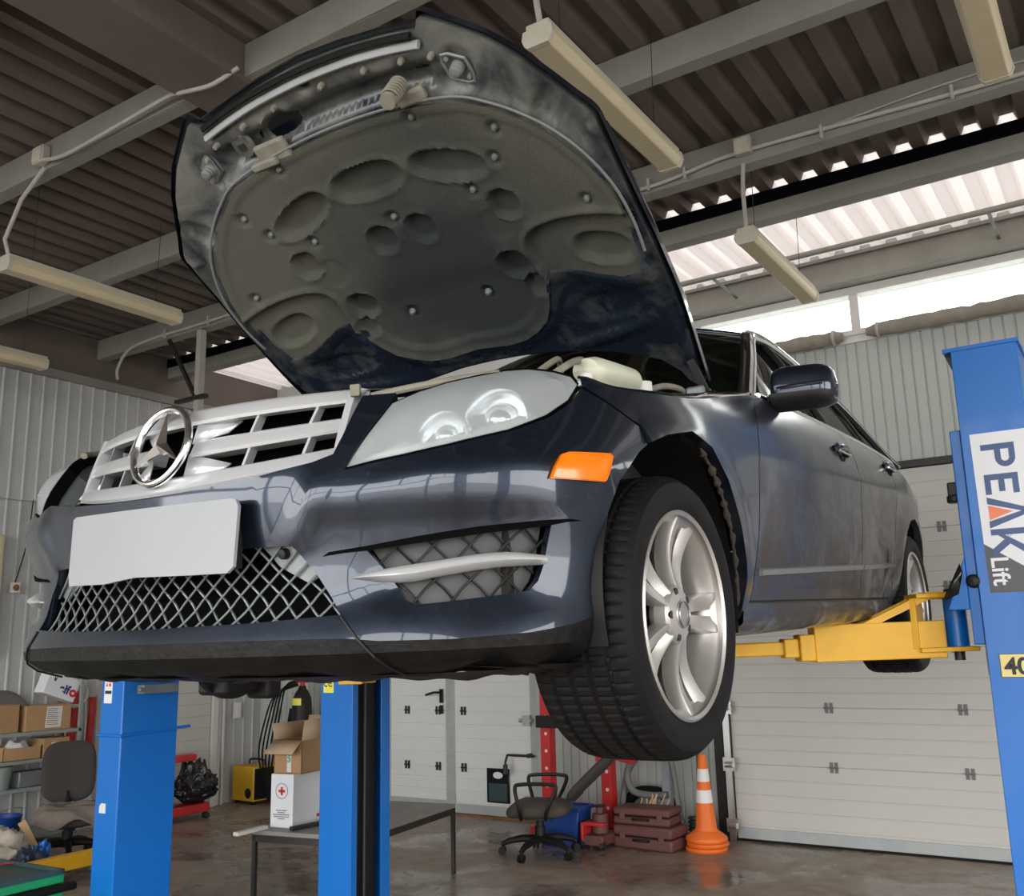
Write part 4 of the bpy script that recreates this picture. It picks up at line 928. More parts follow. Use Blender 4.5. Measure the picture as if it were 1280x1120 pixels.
# seal along the nose, fastened by small clips
SE = pchip([-.45,-.3,-.15,0,.15,.3,.45], [1.248,1.272,1.286,1.290,1.286,1.272,1.248])
mb = MB(); mb.tube([U(SE(y)+.010, y, -.010) for y in [-.385+.77*i/30 for i in range(31)]], .010, 8, flat=((0, 0, 1), .7)); sl_ = mb.build('nose_seal', 'rubber', hood)
mb = MB(); mb.tube([U(SE(y)-.016, y, -.010) for y in [-.395+.79*i/30 for i in range(31)]], .013, 8, flat=((0, 0, 1), .6)); mb.build('seal_bead', 'seal_grey', hood)
for y in (-.38, -.26, -.13, .05, .2, .32, .41):
    mb = MB(); mb.lathe([(0, -.024), (.007, -.022), (.009, -.010), (.009, .004)], U(SE(y)-.05, y, 0), HN, 10); mb.build('seal_clip', 'dust_trim', hood)
# latch pin with spring, striker bar, plates
lp = U(1.165, .275, 0)
mb = MB(); mb.cyl(lp, lp-HN*.085, .009, 12); mb.cyl(lp-HN*.085, lp-HN*.10, .022, 14); la = mb.build('latch_pin', 'dust_trim', hood)
mb = MB(); mb.tube([lp-HN*(.010+.075*i/90)+(Vector((0, 1, 0))*math.cos(i*2*PI/15)+HT*math.sin(i*2*PI/15))*.023 for i in range(91)], .0036, 6); mb.build('spring', 'dust_trim', la)
mb = MB(); a = U(1.125, .29, -.01); mb.box((-.02, -.045, -.012), (.02, .045, .012)); mb.xf(frame(a, HT, (0, 1, 0))); mb.build('striker_plate', 'dust_trim', hood, bev=.008)
mb = MB(); a = U(1.13, -.225, -.006); mb.box((-.035, -.06, -.010), (.03, .06, .010)); mb.xf(frame(a, HT, (0, 1, 0))); mb.build('hook_plate', 'dust_trim', hood, bev=.008)
mb = MB(); a = U(1.105, -.27, -.006); mb.box((-.012, -.05, -.02), (.012, .05, .010)); mb.xf(frame(a, HT, (0, 1, 0))); mb.build('catch_hook', 'dust_trim', hood, bev=.006)
mb = MB(); a = U(1.174, -.31, -.005); mb.lathe([(0, .0), (.034, .002), (.038, .012)], a, HN, 24); mb.build('cover_disc', 'paint_under', hood)
mb = MB(); a = U(1.174, -.31, -.006); mb.box((-.010, -.012, -.002), (.010, .012, .006)); mb.xf(frame(a, HT, (0, 1, 0))); mb.build('square_hole', 'cabin_dark', hood)
for s, y, r in ((1.262, -.012, .020), (1.035, -.545, .007), (1.04, .52, .007), (.55, .74, .005), (.66, .745, .005)):
    mb = MB(); mb.lathe([(0, .008), (r, .006), (r*1.1, .010)], U(s, y, -.010 if r < .015 else .004), HN, 18); mb.build('drain_hole', 'cabin_dark', hood)
for sg in (1, -1):
    a = U(1.152, sg*.462, .004); m3 = frame(a, HT*math.cos(.5)+Vector((0, -sg*math.sin(.5), 0)), Vector((0, sg*math.cos(.5), 0))+HT*math.sin(.5))
    dm = [(.052, 0), (.040, .014), (.0, .034), (-.040, .014), (-.052, 0), (-.04, -.014), (0, -.034), (.04, -.014)]
    mb = MB(); mb.tube([m3@Vector((p[0], p[1], -.008)) for p in dm], .005, 6, closed=True); mb.add([m3@Vector((p[0], p[1], .002)) for p in dm], [tuple(range(8))]); bs = mb.build('bump_stop', 'tool_grey', hood)
    mb = MB(); c = m3@Vector((0, 0, 0)); zz = HN
    mb.lathe([(0, -.040), (.012, -.038), (.017, -.030), (.014, -.024), (.018, -.018), (.015, -.012), (.019, -.006), (.022, .006)], c, zz, 18); mb.build('rubber_stop', 'hose_grey', bs)
    mb = MB()
    for q in (.036, -.036): mb.lathe([(0, -.014), (.006, -.013), (.008, -.004), (.008, .004)], m3@Vector((q, 0, 0)), zz, 10)
    mb.build('stud', 'dust_trim', bs)
    # hinge arm and gas strut at the rear corners
    mb = MB(); mb.obox(U(.12, sg*.700, -.012), (-.62, sg*.735, .865), .010, .022, (0, 1, 0)); mb.obox((-.62, sg*.735, .865), (-.72, sg*.735, .80), .012, .04, (0, 1, 0)); mb.cyl((-.60, sg*.725, .86), (-.60, sg*.765, .86), .016, 12); mb.build('hinge', 'black_plastic', hood)
    mb = MB(); mb.tube([U(.02, sg*.705, .03)+Vector((-.005, 0, .004)), U(.3, sg*.748, .03), U(.6, sg*.768, .03), U(.9, sg*.768, .03)], .006, 6); mb.build('edge_highlight', 'paint', hood)
    mb = MB(); mb.box((-.67, sg*.70-.03, .845), (-.60, sg*.70+.03, .90)); mb.build('hinge_cover', 'tool_grey', hood, bev=.008)
# ---- underbody
mb = MB(); rr = random.Random(11)
def und(u, v):
    x = .54-1.0*u; hw = .72-.22*u*0; y = hw*(1-2*v); e = .02*math.sin(9*v+4*u)*math.sin(17*v)
    return (x, y, .150-.015*math.sin(v*PI)+e*.5+(.012*rr.random() if u in (0,) else 0))
mb.grid(und, 20, 30); mb.build('undertray', 'black_plastic', car, ang=70)
mb = MB(); mb.box((-3.55, -.68, .19), (-.40, .68, .26)); mb.build('floor_pan', 'cabin_dark', car)
mb = MB(); rr = random.Random(21); hz = [.012+.012*abs(math.sin(i*.9))+.010*rr.random() for i in range(41)]
mb.grid(lambda u, v: (.40-.16*v-.02*math.sin(u*7), .40+.40*u, .152-hz[int(round(u*40))]*v**.8*(sstep(0, .12, u)*sstep(1., .85, u))-.004*math.sin(u*40)*v), 40, 5)
mb.build('torn_splash_guard', 'black_plastic', car, ang=80)
mb = MB(); mb.tube(catmull([(-1.0,-.1,.16),(-1.9,-.12,.15),(-2.6,-.1,.17),(-3.4,-.3,.17)], 6), .035, 10); mb.build('exhaust_pipe', 'rust', car)
# mud along the rear lip of the front arch
mb = MB(); rr = random.Random(4)
arc_ = catmull([(1.557,.636),(1.652,.565),(1.732,.468),(1.795,.368),(1.843,.243)], 10); ps = []; rs = []
for s, z in arc_: p = So(s, z, -.016); ps.append((p.x+.012+rr.uniform(-.006, .006), p.y, p.z)); rs.append(.006+rr.uniform(-.004, .006))
mb.tube(ps, rs, 7); mb.build('arch_mud', 'mud', car, ang=80)
# ---- wheels (wheel axis = local y, outer face at y = 0)
def tire_mesh():
    mb = MB(); NT = 360
    prof = [(.232,.002),(.238,.006),(.250,.012),(.275,.014),(.295,.009),(.306,-.003),(.3125,-.016),(.3150,-.030),(.3155,-.040),(.3095,-.044),(.3095,-.050),(.3165,-.054),(.3168,-.085),(.3105,-.089),(.3105,-.096),(.3170,-.100),(.3170,-.130),(.3105,-.134),(.3105,-.141),(.3165,-.145),(.3165,-.176),(.3095,-.180),(.3095,-.186),(.3155,-.190),(.315,-.200),(.3125,-.214),(.305,-.228),(.290,-.238),(.262,-.240),(.236,-.234),(.230,-.226)]
    def f(u, v):
        k = int(round(v*(len(prof)-1))); r, y = prof[k]; a = 2*PI*u; c = round(u*NT) % 5
        sh = (-.045 < y < -.003) or (-.226 < y < -.186); mid = not sh and -.19 < y < -.05
        if sh and r > .303 and c == 0: r -= .005
        if mid and r > .3145 and (round(u*NT)+2) % 4 == 0: r -= .003
        return (r*math.cos(a), y, r*math.sin(a))
    mb.grid(f, NT, len(prof)-1, wrapu=True); return mb
def make_wheel(name, rz, loc):
    w = tire_mesh().build(name, 'rubber', car, ang=28); w.location = loc; w.rotation_euler = (0, 0, rz)
    mb = MB(); mb.lathe([(.222,.004),(.229,.010),(.234,.006),(.232,-.004),(.226,-.010),(.214,-.020),(.206,-.06),(.200,-.20),(.226,-.224),(.232,-.228)], (0,0,0), (0,1,0), 72); rim = mb.build('rim', 'alloy', w, ang=40)
    for k in range(5):
        for q in (-1, 1):
            a0 = R(180+72*k); mb = MB(); n = 12; vs = []
            for i in range(n+1):
                t = i/n; r = .050+.173*t; ang = a0+q*(R(9)-R(1.2)*t); wd = .019+.016*t; dy = -.014-.024*math.sin(t*PI*.85)+.012*t*t
                er = Vector((math.cos(ang), 0, math.sin(ang))); et = Vector((-math.sin(ang), 0, math.cos(ang))); c = er*r+Vector((0, dy, 0))
                for s_, d_ in ((-1, -.034), (-1, -.006), (q*.55-.25, .003), (q*.55+.25, .003), (1, -.006), (1, -.034)): vs.append(c+et*s_*wd*.5*1.25+Vector((0, d_, 0)))
            mb.add(vs, [(i*6+j, (i+1)*6+j, (i+1)*6+(j+1) % 6, i*6+(j+1) % 6) for i in range(n) for j in range(6)]+[(0,1,2,3,4,5)]); mb.build('spoke', 'alloy', w, ang=35)
    mb = MB(); mb.lathe([(0,-.006),(.034,-.006),(.040,-.008),(.058,-.012),(.066,-.020),(.070,-.045),(.06,-.06)], (0,0,0), (0,1,0), 40); mb.build('hub', 'alloy', w)
    mb = MB(); mb.lathe([(0,-.001),(.027,-.0015),(.032,-.004),(.034,-.008)], (0,0,0), (0,1,0), 32); mb.lathe([(.0285+.0018*math.cos(a), -.0005+.0018*math.sin(a)) for a in [2*PI*i/6 for i in range(6)]], (0,0,0), (0,1,0), 32, True); mb.build('centre_cap', 'steel', w)
    for k in range(5):
        a = R(180+72*k+36); mb = MB(); mb.cyl((.052*math.cos(a), -.030, .052*math.sin(a)), (.052*math.cos(a), -.0095, .052*math.sin(a)), .009, 12); mb.build('wheel_bolt', 'dark_steel', w)
    mb = MB(); mb.lathe([(.03,-.085),(.15,-.085),(.152,-.088),(.152,-.108),(.05,-.108)], (0,0,0), (0,1,0), 48); mb.box((-.07, -.13, .08), (.07, -.07, .17), Matrix.Rotation(R(75), 3, 'Y'), (0, -.1, 0)); mb.build('brake_disc', 'disc', w)
    return w
wf = make_wheel('wheel', 0, (0, .868, .235)); 
for rz, loc in ((0, (-2.76, .868, .235)), (PI, (-2.76, -.868, .235))):
    c = dup(wf, car); c.location = loc; c.rotation_euler = (0, 0, rz)

# the right front wheel is off: bare disc and hub
mb = MB(); mb.lathe([(.03,-.0),(.148,-.0),(.150,-.003),(.150,-.023),(.05,-.023)], (-.05,-.68,.185), (0,-1,0), 48); dk = mb.build('brake_disc', 'black_plastic', car)
mb = MB(); mb.lathe([(0, .05), (.03, .05), (.034, .04), (.07, .035), (.075, .0)], (-.05,-.68,.185), (0,-1,0), 28); mb.build('hub', 'dark_steel', dk)
mb = MB(); mb.box((-.12, -.73, .05), (.03, -.60, .17)); mb.box((-.16, -.66, .03), (-.10, -.56, .10)); mb.build('caliper', 'black_plastic', dk, bev=.012)
# ================================================================ LIFT COLUMNS
def column(name, label, x0, x1, y0, y1, H, side):
    """C-section post open toward side*X"""
    t = thing(name, label, 'lift post', ((x0+x1)/2, (y0+y1)/2, 0))
    ox, oy = (x0+x1)/2, (y0+y1)/2; w = (x1-x0)/2; d = (y1-y0)/2; th = .008; lp = .075
    pr = [(-w*side, -d), (w*side, -d), (w*side, -d+.045), (w*side-th*side, -d+.045), (w*side-th*side, -d+th), (-w*side+th*side, -d+th), (-w*side+th*side, d-th), (w*side-th*side, d-th), (w*side-th*side, d-lp), (w*side, d-lp), (w*side, d), (-w*side, d)]
    mb = MB(); mb.prism(pr, lambda p: (p[0], p[1], .02), lambda p: (p[0], p[1], H)); mb.build('column', 'lift_blue', t, ang=30, bev=.003)
    mb = MB(); mb.box((-w-.03, -d-.08, 0), (w+.03, d+.08, .02)); mb.build('base_plate', 'lift_blue', t)
    return t
# right post
rp = column('lift_post', 'blue lift post with white lettered panel and yellow plate, holding the yellow arm', -.545, -.312, 4.0, 4.30, 2.61, -1)
ox, oy = -.4285, 4.15
mb = MB(); mb.box((-.1445, -.158, 2.60), (.125, .16, 2.615)); mb.build('top_plate', 'lift_blue', rp)
mb = MB(); mb.add([(-.145, -.10, 2.60), (-.117, -.10, 2.60), (-.117, -.10, 2.52), (-.145, -.05, 2.60), (-.117, -.05, 2.60), (-.117, -.05, 2.52)], [(0, 1, 2), (5, 4, 3), (0, 3, 4, 1), (1, 4, 5, 2), (2, 5, 3, 0)]); mb.build('top_bracket', 'dark_steel', rp)
mb = MB(); mb.box((-.158, -.13, 1.47), (-.118, .115, 2.29)); mb.box((-.118, -.10, 1.5), (.06, .09, 2.2)); mb.add([(-.158, -.132, 1.80), (-.158, -.132, 1.60), (-.235, -.132, 1.60), (-.158, -.112, 1.80), (-.158, -.112, 1.60), (-.235, -.112, 1.60)], [(0, 1, 2), (5, 4, 3), (0, 3, 4, 1), (1, 4, 5, 2), (2, 5, 3, 0)]); ca = mb.build('carriage', 'lift_blue', rp, bev=.004)
mb = MB(); mb.add([(-.175, -.135, 1.775), (-.245, -.135, 1.645), (-.235, -.135, 1.64), (-.19, -.135, 1.66), (-.168, -.135, 1.74)], [(0, 1, 2, 3, 4)]); mb.build('finger_guard', 'black_gloss', ca, solid=.006)
mb = MB(); mb.lathe([(0, .032), (.018, .028), (.026, .016), (.026, .004), (.016, -.006)], (-.132, -.13, 1.705), (0, -1, 0), 20); mb.build('knob', 'black_plastic', ca)
mb = MB(); mb.box((-.200, -.06, 2.045), (-.158, .02, 2.10)); mb.cyl((-.18, -.03, 2.02), (-.18, -.03, 2.05), .03, 16); mb.build('limit_switch', 'dark_steel', ca, bev=.006)
mb = MB(); mb.cyl((-.112, -.12, 1.36), (-.112, -.12, 1.50), .011, 10); mb.build('locking_pin', 'steel', ca)
# lettered panel, plate (all on the front face, y = -0.15 in post coordinates)
yf = -.1512
def quad(mb, pts, y=yf, t=.0008): mb.prism(pts, lambda p: (p[0], y, p[1]), lambda p: (p[0], y+t, p[1]))
mb = MB(); quad(mb, [(-.0845, 2.262), (.1155, 2.262), (.1155, 1.70), (-.0805, 1.84)]); pn = mb.build('sign_panel', 'label_white', rp)
mb = MB(); quad(mb, [(-.0805, 1.84), (.1155, 1.70), (.1155, 1.657), (-.0785, 1.657)]); mb.build('sign_band', 'label_grey', rp)
# letters run down the post: letter "up" = +x, reading direction = -z
def L2(u, v, z0, k=.118): return (-.052+v*.115, z0-u*k)
def letter(polys, z0, m='label_navy', k=.118):
    mb = MB()
    for p in polys: quad(mb, [L2(a, b, z0, k) for a, b in p], yf-.0012, .0012)
    return mb.build('letter', m, pn, ang=60, fix=True)
def arc(cx, cy, r0, r1, a0, a1, n=10, sx=1.):
    o = [(cx+r1*math.cos(R(a0+(a1-a0)*i/n))*sx, cy+r1*math.sin(R(a0+(a1-a0)*i/n))) for i in range(n+1)]
    i_ = [(cx+r0*math.cos(R(a1-(a1-a0)*i/n))*sx, cy+r0*math.sin(R(a1-(a1-a0)*i/n))) for i in range(n+1)]
    return o+i_
st = .19
Pz, Ez, Az, Kz = 2.222, 2.106, 2.012, 1.898
letter([[(.05, 0), (.05+st, 0), (.05+st, 1), (.05, 1)], [(.24, .82), (.52, .82), (.52, 1), (.24, 1)], [(.24, .40), (.52, .40), (.52, .58), (.24, .58)], arc(.52, .70, .12, .30, -90, 90)], Pz)
letter([[(.05, 0), (.05+st, 0), (.05+st, 1), (.05, 1)], [(.24, .82), (.70, .82), (.70, 1), (.24, 1)], [(.24, .41), (.62, .41), (.62, .59), (.24, .59)], [(.24, 0), (.70, 0), (.70, .18), (.24, .18)]], Ez)
letter([[(-.02, 0), (.20, 0), (.56, 1.22), (.42, 1.22)], [(.98, 0), (.76, 0), (.42, 1.22), (.56, 1.22)]], Az)
letter([[(.24, .02), (.72, .02), (.48, .74)]], Az, 'label_orange')
letter([[(.05, 0), (.05+st, 0), (.05+st, 1), (.05, 1)], [(.24, .40), (.63, 1.0), (.88, 1.0), (.53, .53), (.94, 0), (.68, 0), (.38, .38), (.24, .20)]], Kz)
mb = MB(); quad(mb, arc(.010, 1.868, .0045, .0062, 0, 359.9, 20), yf-.001, .0008); mb.build('ring_mark', 'label_navy', pn)
text('lift_lettering', 'Lift', .082, 'label_white', rp, frame((-.062, yf-.0008, 1.790), (0, 0, -1), (1, 0, 0)), .0016)
mb = MB(); quad(mb, [(-.075, 1.436), (.085, 1.436), (.085, 1.350), (-.077, 1.350)], yf, .001); plt = mb.build('capacity_plate', 'label_yellow', rp)
mb = MB()
for a, b, c, d_ in ((-.077, .085, 1.350, 1.353), (-.077, .085, 1.433, 1.436), (-.077, -.074, 1.350, 1.436)): quad(mb, [(a, c), (b, c), (b, d_), (a, d_)], yf-.0008, .0008)
mb.build('plate_border', 'label_grey', plt)
text('capacity_number', '4000', .084, 'ink', plt, frame((-.062, yf-.001, 1.363), (1, 0, 0), (0, 0, 1)), .0022)
# right swing arm (yellow)
A0 = Vector((-.672-ox, 4.22-oy, 1.53)); A1 = Vector((-1.17-ox, 3.94-oy, 1.522)); dv = (A1-A0).normalized(); sd = Vector((dv.y, -dv.x, 0))
mb = MB(); mb.obox(A0+dv*.065+Vector((0, 0, -.035)), A1+Vector((0, 0, -.035)), .11, .145); ar = mb.build('swing_arm', 'lift_yellow', rp, bev=.004)
mb = MB(); n_ = sd if sd.y < 0 else -sd
for k in (1, -1):
    o = n_*.05*k
    q = [A0+dv*.38+Vector((0, 0, .036)), A0+dv*.12+Vector((0, 0, .15)), A0+dv*.0+Vector((0, 0, .145)), A0+dv*.0+Vector((0, 0, .122)), A0+dv*.11+Vector((0, 0, .122)), A0+dv*.31+Vector((0, 0, .036))]
    mb.prism(q, lambda p: p+o-n_*.006, lambda p: p+o+n_*.006)
mb.build('gusset', 'lift_yellow', ar)
mb = MB()
for z in (.125, -.085): mb.prism([A0+dv*.17+n_*.075, A0-dv*.05+n_*.085, A0-dv*.07-n_*.07, A0+dv*.17-n_*.075], lambda p: p+Vector((0, 0, z)), lambda p: p+Vector((0, 0, z+.018)))
mb.box(tuple(A0+dv*.15-Vector((.012, .07, .07))), tuple(A0+dv*.15+Vector((.012, .07, .125)))); mb.build('yoke', 'lift_yellow', ar, bev=.003)
mb = MB(); mb.cyl(A0+Vector((0, 0, -.075)), A0+Vector((0, 0, .135)), .042, 24); mb.build('pivot_pin', 'lift_blue', ar)
mb = MB(); mb.cyl(A0+Vector((.0, 0, -.12)), A0+Vector((0, 0, -.085)), .02, 12); mb.cyl(A0+Vector((0, 0, .143)), A0+Vector((0, 0, .158)), .035, 14); mb.build('pin_nut', 'dark_steel', ar)
mb = MB(); DZ = Vector((0, 0, -.05)); mb.obox(A1+DZ, A1+dv*.06+DZ, .12, .105); mb.obox(A1+dv*.06+DZ, A1+dv*.12+DZ, .10, .075); mb.obox(A1+dv*.1+DZ, A1+dv*.50+DZ, .075, .055); ex = mb.build('extension', 'lift_yellow', ar, bev=.006)
ar_pad = A1+dv*.30
mb = MB(); mb.cyl(ar_pad+Vector((0, 0, .02)), ar_pad+Vector((0, 0, .10)), .05, 20); mb.cyl(ar_pad+Vector((0, 0, .10)), ar_pad+Vector((0, 0, .118)), .066, 20); mb.build('lift_pad', 'rust', ar)
mb = MB(); mb.obox(A1+dv*.02+Vector((0, 0, .095)), A1+dv*.36+Vector((0, 0, .055)), .08, .02); mb.build('rusty_strap', 'rust', ar)
# middle post
mp_ = column('lift_post', 'blue lift post with dark open channel, behind the front bumper', -3.937, -3.70, 4.0, 4.31, 2.60, 1)
mb = MB(); mb.box((-.10, -.12, .05), (.085, .07, 2.5)); mb.build('channel_cover', 'black_plastic', mp_)
mb = MB(); mb.cyl((.10, -.035, .05), (.10, -.035, 2.5), .010, 10); mb.build('lift_cable', 'dark_steel', mp_)
mb = MB(); mb.box((.06, -.13, 1.5), (.15, .13, 1.95)); mc = mb.build('carriage', 'lift_blue', mp_)
mb = MB(); mb.box((-.098, -.1565, 1.28), (-.022, -.1555, 1.375)); lb = mb.build('warning_label', 'label_lemon', mp_)
mb = MB()
for cx, a0, a1 in ((-.078, 50, 310), (-.044, 50, 310)): mb.prism(arc(cx, 1.33, .012, .0185, a0, a1, 14), lambda p: (p[0], -.1572, p[1]), lambda p: (p[0], -.1566, p[1]))
mb.prism([(-.052, 1.327), (-.036, 1.327), (-.036, 1.333), (-.052, 1.333)], lambda p: (p[0], -.1572, p[1]), lambda p: (p[0], -.1566, p[1])); mb.build('mark', 'ink', lb)
mb = MB(); mb.obox((.15, .0, 1.47), (1.15, -.75, 1.44), .10, .11); am = mb.build('swing_arm', 'lift_yellow', mp_, bev=.004)
mb = MB(); mb.cyl((1.08, -.70, 1.48), (1.08, -.70, 1.53), .06, 20); mb.cyl((.2, -.04, 1.38), (.2, -.04, 1.56), .05, 20); mb.build('lift_pad', 'rust', am)
mb = MB(); mb.obox((.12, -.02, 1.385), (.42, -.50, 1.365), .12, .05); mb.cyl((.30, -.30, 1.34), (.30, -.30, 1.40), .085, 24); mb.build('lower_arm', 'lift_yellow', am, bev=.004)
# left post: another lift's post, back side toward us
lpst = thing('lift_post', 'blue lift post with a white sticker, standing by the garage clutter', 'lift post', (-4.82, 3.48, 0))
mb = MB(); mb.box((-.098, -.18, .02), (.098, .18, 1.72)); mb.build('column', 'lift_blue', lpst, bev=.006)
mb = MB(); mb.box((-.19, -.26, 0), (.19, .26, .02)); mb.build('base_plate', 'lift_blue', lpst)
mb = MB(); mb.tube([(-.104, -.10, 1.086), (-.104, -.186, 1.086), (.104, -.186, 1.086), (.104, .24, 1.105), (.104, .26, 1.106)], .009, 8); mb.build('cover_rim', 'lift_blue', lpst)
mb = MB(); mb.box((-.07, -.182, 1.255), (.0, -.1805, 1.375)); stk = mb.build('sticker', 'label_white', lpst)
mb = MB(); mb.box((-.062, -.1835, 1.305), (-.006, -.182, 1.322)); mb.build('sticker_band', 'ink', stk)
mb = MB(); mb.add([(-.058, -.1835, 1.345), (-.038, -.1835, 1.345), (-.048, -.1835, 1.365)], [(0, 1, 2)]); mb.add([(-.03, -.1835, 1.345), (-.012, -.1835, 1.345), (-.012, -.1835, 1.36), (-.03, -.1835, 1.36)], [(0, 1, 2, 3)]); mb.build('sticker_mark', 'ink_red', stk)
mb = MB(); mb.prism([(-.055, .685), (.0, .685), (.0, .735), (-.04, .735), (-.055, .72)], lambda p: (p[0], -.1815, p[1]), lambda p: (p[0], -.1802, p[1])); mb.build('small_sticker', 'paper', lpst)
mb = MB(); mb.box((.099, -.10, 1.300), (.16, .13, 1.350)); mb.cyl((.16, -.10, 1.325), (.16, -.13, 1.325), .012, 10); mb.build('wall_bracket', 'tool_grey', lpst, bev=.005)
yb = thing('floor_beam', 'yellow steel beam on short feet lying between the green chest and the shelves', 'beam', (-6.39, 4.15, 0), R(3))
mb = MB(); mb.box((-.045, -.42, .10), (.045, .50, .195)); mb.build('beam', 'lift_yellow', yb, bev=.004)
for y in (-.36, .42): mb = MB(); mb.box((-.07, y-.03, 0), (.07, y+.03, .10)); mb.build('foot', 'dark_steel', yb)

# ================================================================ CLUTTER
def boxobj(name, label, cat, m, lo, hi, rz=0, group=None, bev=.004, loc=None):
    c = ((lo[0]+hi[0])/2, (lo[1]+hi[1])/2, lo[2]); mb = MB(); mb.box((lo[0]-c[0], lo[1]-c[1], 0), (hi[0]-c[0], hi[1]-c[1], hi[2]-lo[2]))
    o = mb.build(name, m, bev=bev, loc=c); o.rotation_euler = (0, 0, rz); return tag(o, label, cat, group)
# table
tb = thing('metal_table', 'low metal table with thin legs behind the blue channel post', 'table', (-4.75, 4.30, 0), R(9))
mb = MB(); mb.box((-.02, -.02, .425), (.72, 1.22, .45)); mb.build('table_top', 'table_top', tb, bev=.002)
mb = MB()
for a, b in (((-.02, -.02), (.72, .0)), ((-.02, 1.20), (.72, 1.22)), ((-.02, 0), (.0, 1.2)), ((.70, 0), (.72, 1.2))): mb.box((a[0], a[1], .385), (b[0], b[1], .425))
mb.build('apron', 'dark_steel', tb)
for x, y in ((-.02, -.02), (.695, -.02), (-.02, 1.195), (.695, 1.195)):
    mb = MB(); mb.box((x, y, 0), (x+.025, y+.025, .425)); mb.build('leg', 'dark_steel', tb)
# white box with a red cross
wb = boxobj('white_box', 'white carton with a red cross on the low table', 'box', 'label_white', (-4.777, 4.41, .45), (-4.607, 4.78, .765), R(9))
mb = MB()
for a in (0, PI/2): mb.prism([(-.024, -.008), (.024, -.008), (.024, .008), (-.024, .008)], lambda p: (-.0+p[0]*math.cos(a)-p[1]*math.sin(a), -.1868, .215+p[0]*math.sin(a)+p[1]*math.cos(a)), lambda p: (p[0]*math.cos(a)-p[1]*math.sin(a), -.1856, .215+p[0]*math.sin(a)+p[1]*math.cos(a)))
mb.build('red_cross', 'ink_red', wb)
mb = MB(); mb.prism(arc(0, .215, .043, .047, 0, 359.9, 40), lambda p: (p[0], -.1866, p[1]), lambda p: (p[0], -.1858, p[1])); mb.build('emblem_ring', 'rag', wb)
mb = MB(); rr = random.Random(2)
for i, (z, w) in enumerate(((.098, .04), (.086, .028), (.074, .062), (.062, .058), (.05, .025))):
    x = -w
    while x < w: l = rr.uniform(.006, .014); mb.box((x, -.1864, z), (min(w, x+l), -.1856, z+.005)); x += l+.003
mb.build('print', 'ink', wb)
mb = MB(); mb.box((.0856, .06, .03), (.0868, .10, .05)); mb.build('red_print', 'ink_red', wb)
# open brown carton on top
cb_ = thing('open_carton', 'open brown carton with raised flaps on the white box', 'box', (-4.67, 4.60, .765), R(9))
mb = MB(); t = .006; X, Yh, Hh = .105, .165, .20
mb.box((-X, -Yh, 0), (X, Yh, t)); mb.box((-X, -Yh, 0), (X, -Yh+t, Hh)); mb.box((-X, Yh-t, 0), (X, Yh, Hh)); mb.box((-X, -Yh, 0), (-X+t, Yh, Hh)); mb.box((X-t, -Yh, 0), (X, Yh, Hh)); mb.build('body', 'cardboard', cb_)
for nm, a, b, c, d_ in (('flap', (-X, -Yh, Hh), (X, -Yh, Hh), (X-.01, -Yh-.085, Hh-.075), (-X-.02, -Yh-.085, Hh-.075)), ('flap', (X, -Yh, Hh), (X, Yh, Hh), (X+.005, Yh, Hh+.13), (X+.005, -Yh+.02, Hh+.12)), ('flap', (-X, Yh, Hh), (X, Yh, Hh), (X, Yh+.03, Hh+.13), (-X, Yh+.03, Hh+.13)), ('flap', (-X, -Yh, Hh), (-X, Yh, Hh), (-X-.02, Yh, Hh+.10), (-X-.02, -Yh, Hh+.10))):
    mb = MB(); mb.add([a, b, c, d_], [(0, 1, 2, 3)]); mb.build('flap', 'cardboard_light', cb_, solid=.005)
mb = MB(); mb.box((-.005, -Yh-.0012, .01), (.028, -Yh, .15)); tp = mb.build('tape', 'paper', cb_)
text('tape_lettering', 'FAPS', .032, 'ink_green', tp, frame((-.0, -Yh-.0016, .135), (0, 0, -1), (1, 0, 0)), .0012)
mb = MB(); mb.obox((-4.70, 4.09, .462), (-4.72, 4.34, .462), .04, .02); tag(mb.build('white_strip', 'paper'), 'white strip jutting out over the table edge by the white carton', 'slat')
boxobj('steel_bar', 'dark steel bar lying on the table beside the white box', 'bar', 'dark_steel', (-4.52, 4.36, .451), (-4.49, 4.75, .475), R(-6))
# bag on red trolley
tr = thing('red_trolley', 'low red steel trolley under the black rubbish bag', 'trolley', (-7.80, 6.16, 0))
mb = MB(); mb.box((-.10, -.45, .06), (.10, .22, .14)); mb.build('base_beam', 'red_paint', tr, bev=.01)
mb = MB(); mb.box((-.04, -.40, .14), (.04, -.33, .58)); mb.box((-.04, -.40, .53), (.06, .08, .59)); mb.build('upright_arm', 'red_paint', tr, bev=.008)
for y in (-.38, .18):
    mb = MB(); mb.cyl((.07, y, .03), (.11, y, .03), .03, 14); mb.build('caster', 'dark_steel', tr)
from mathutils import noise as _nz
mb = MB()
def bagf(u, v):
    a = 2*PI*u; ph = PI*(v-.5); c = math.cos(ph)**.6 if .001 < v < .999 else 0; d = Vector((math.cos(a)*math.cos(ph), math.sin(a)*math.cos(ph), math.sin(ph)))
    k = 1+.30*_nz.noise(d*2.2+Vector((3, 1, 5)))+.16*_nz.noise(d*6)+.07*abs(_nz.noise(d*14)); tp = 1-.45*max(0, math.sin(ph))
    z = .15+.17*(1+math.sin(ph))*(1+.35*_nz.noise(d*3)*(1 if ph > -.5 else 0)) if ph > -1.2 else .148
    return (-7.80+.19*c*k*tp*math.cos(a), 6.27+.21*c*k*tp*math.sin(a), z)
mb.grid(bagf, 72, 40, wrapu=True); tag(mb.build('rubbish_bag', 'bag_black', ang=70), 'crumpled black rubbish bag slumped on the red trolley', 'bag')
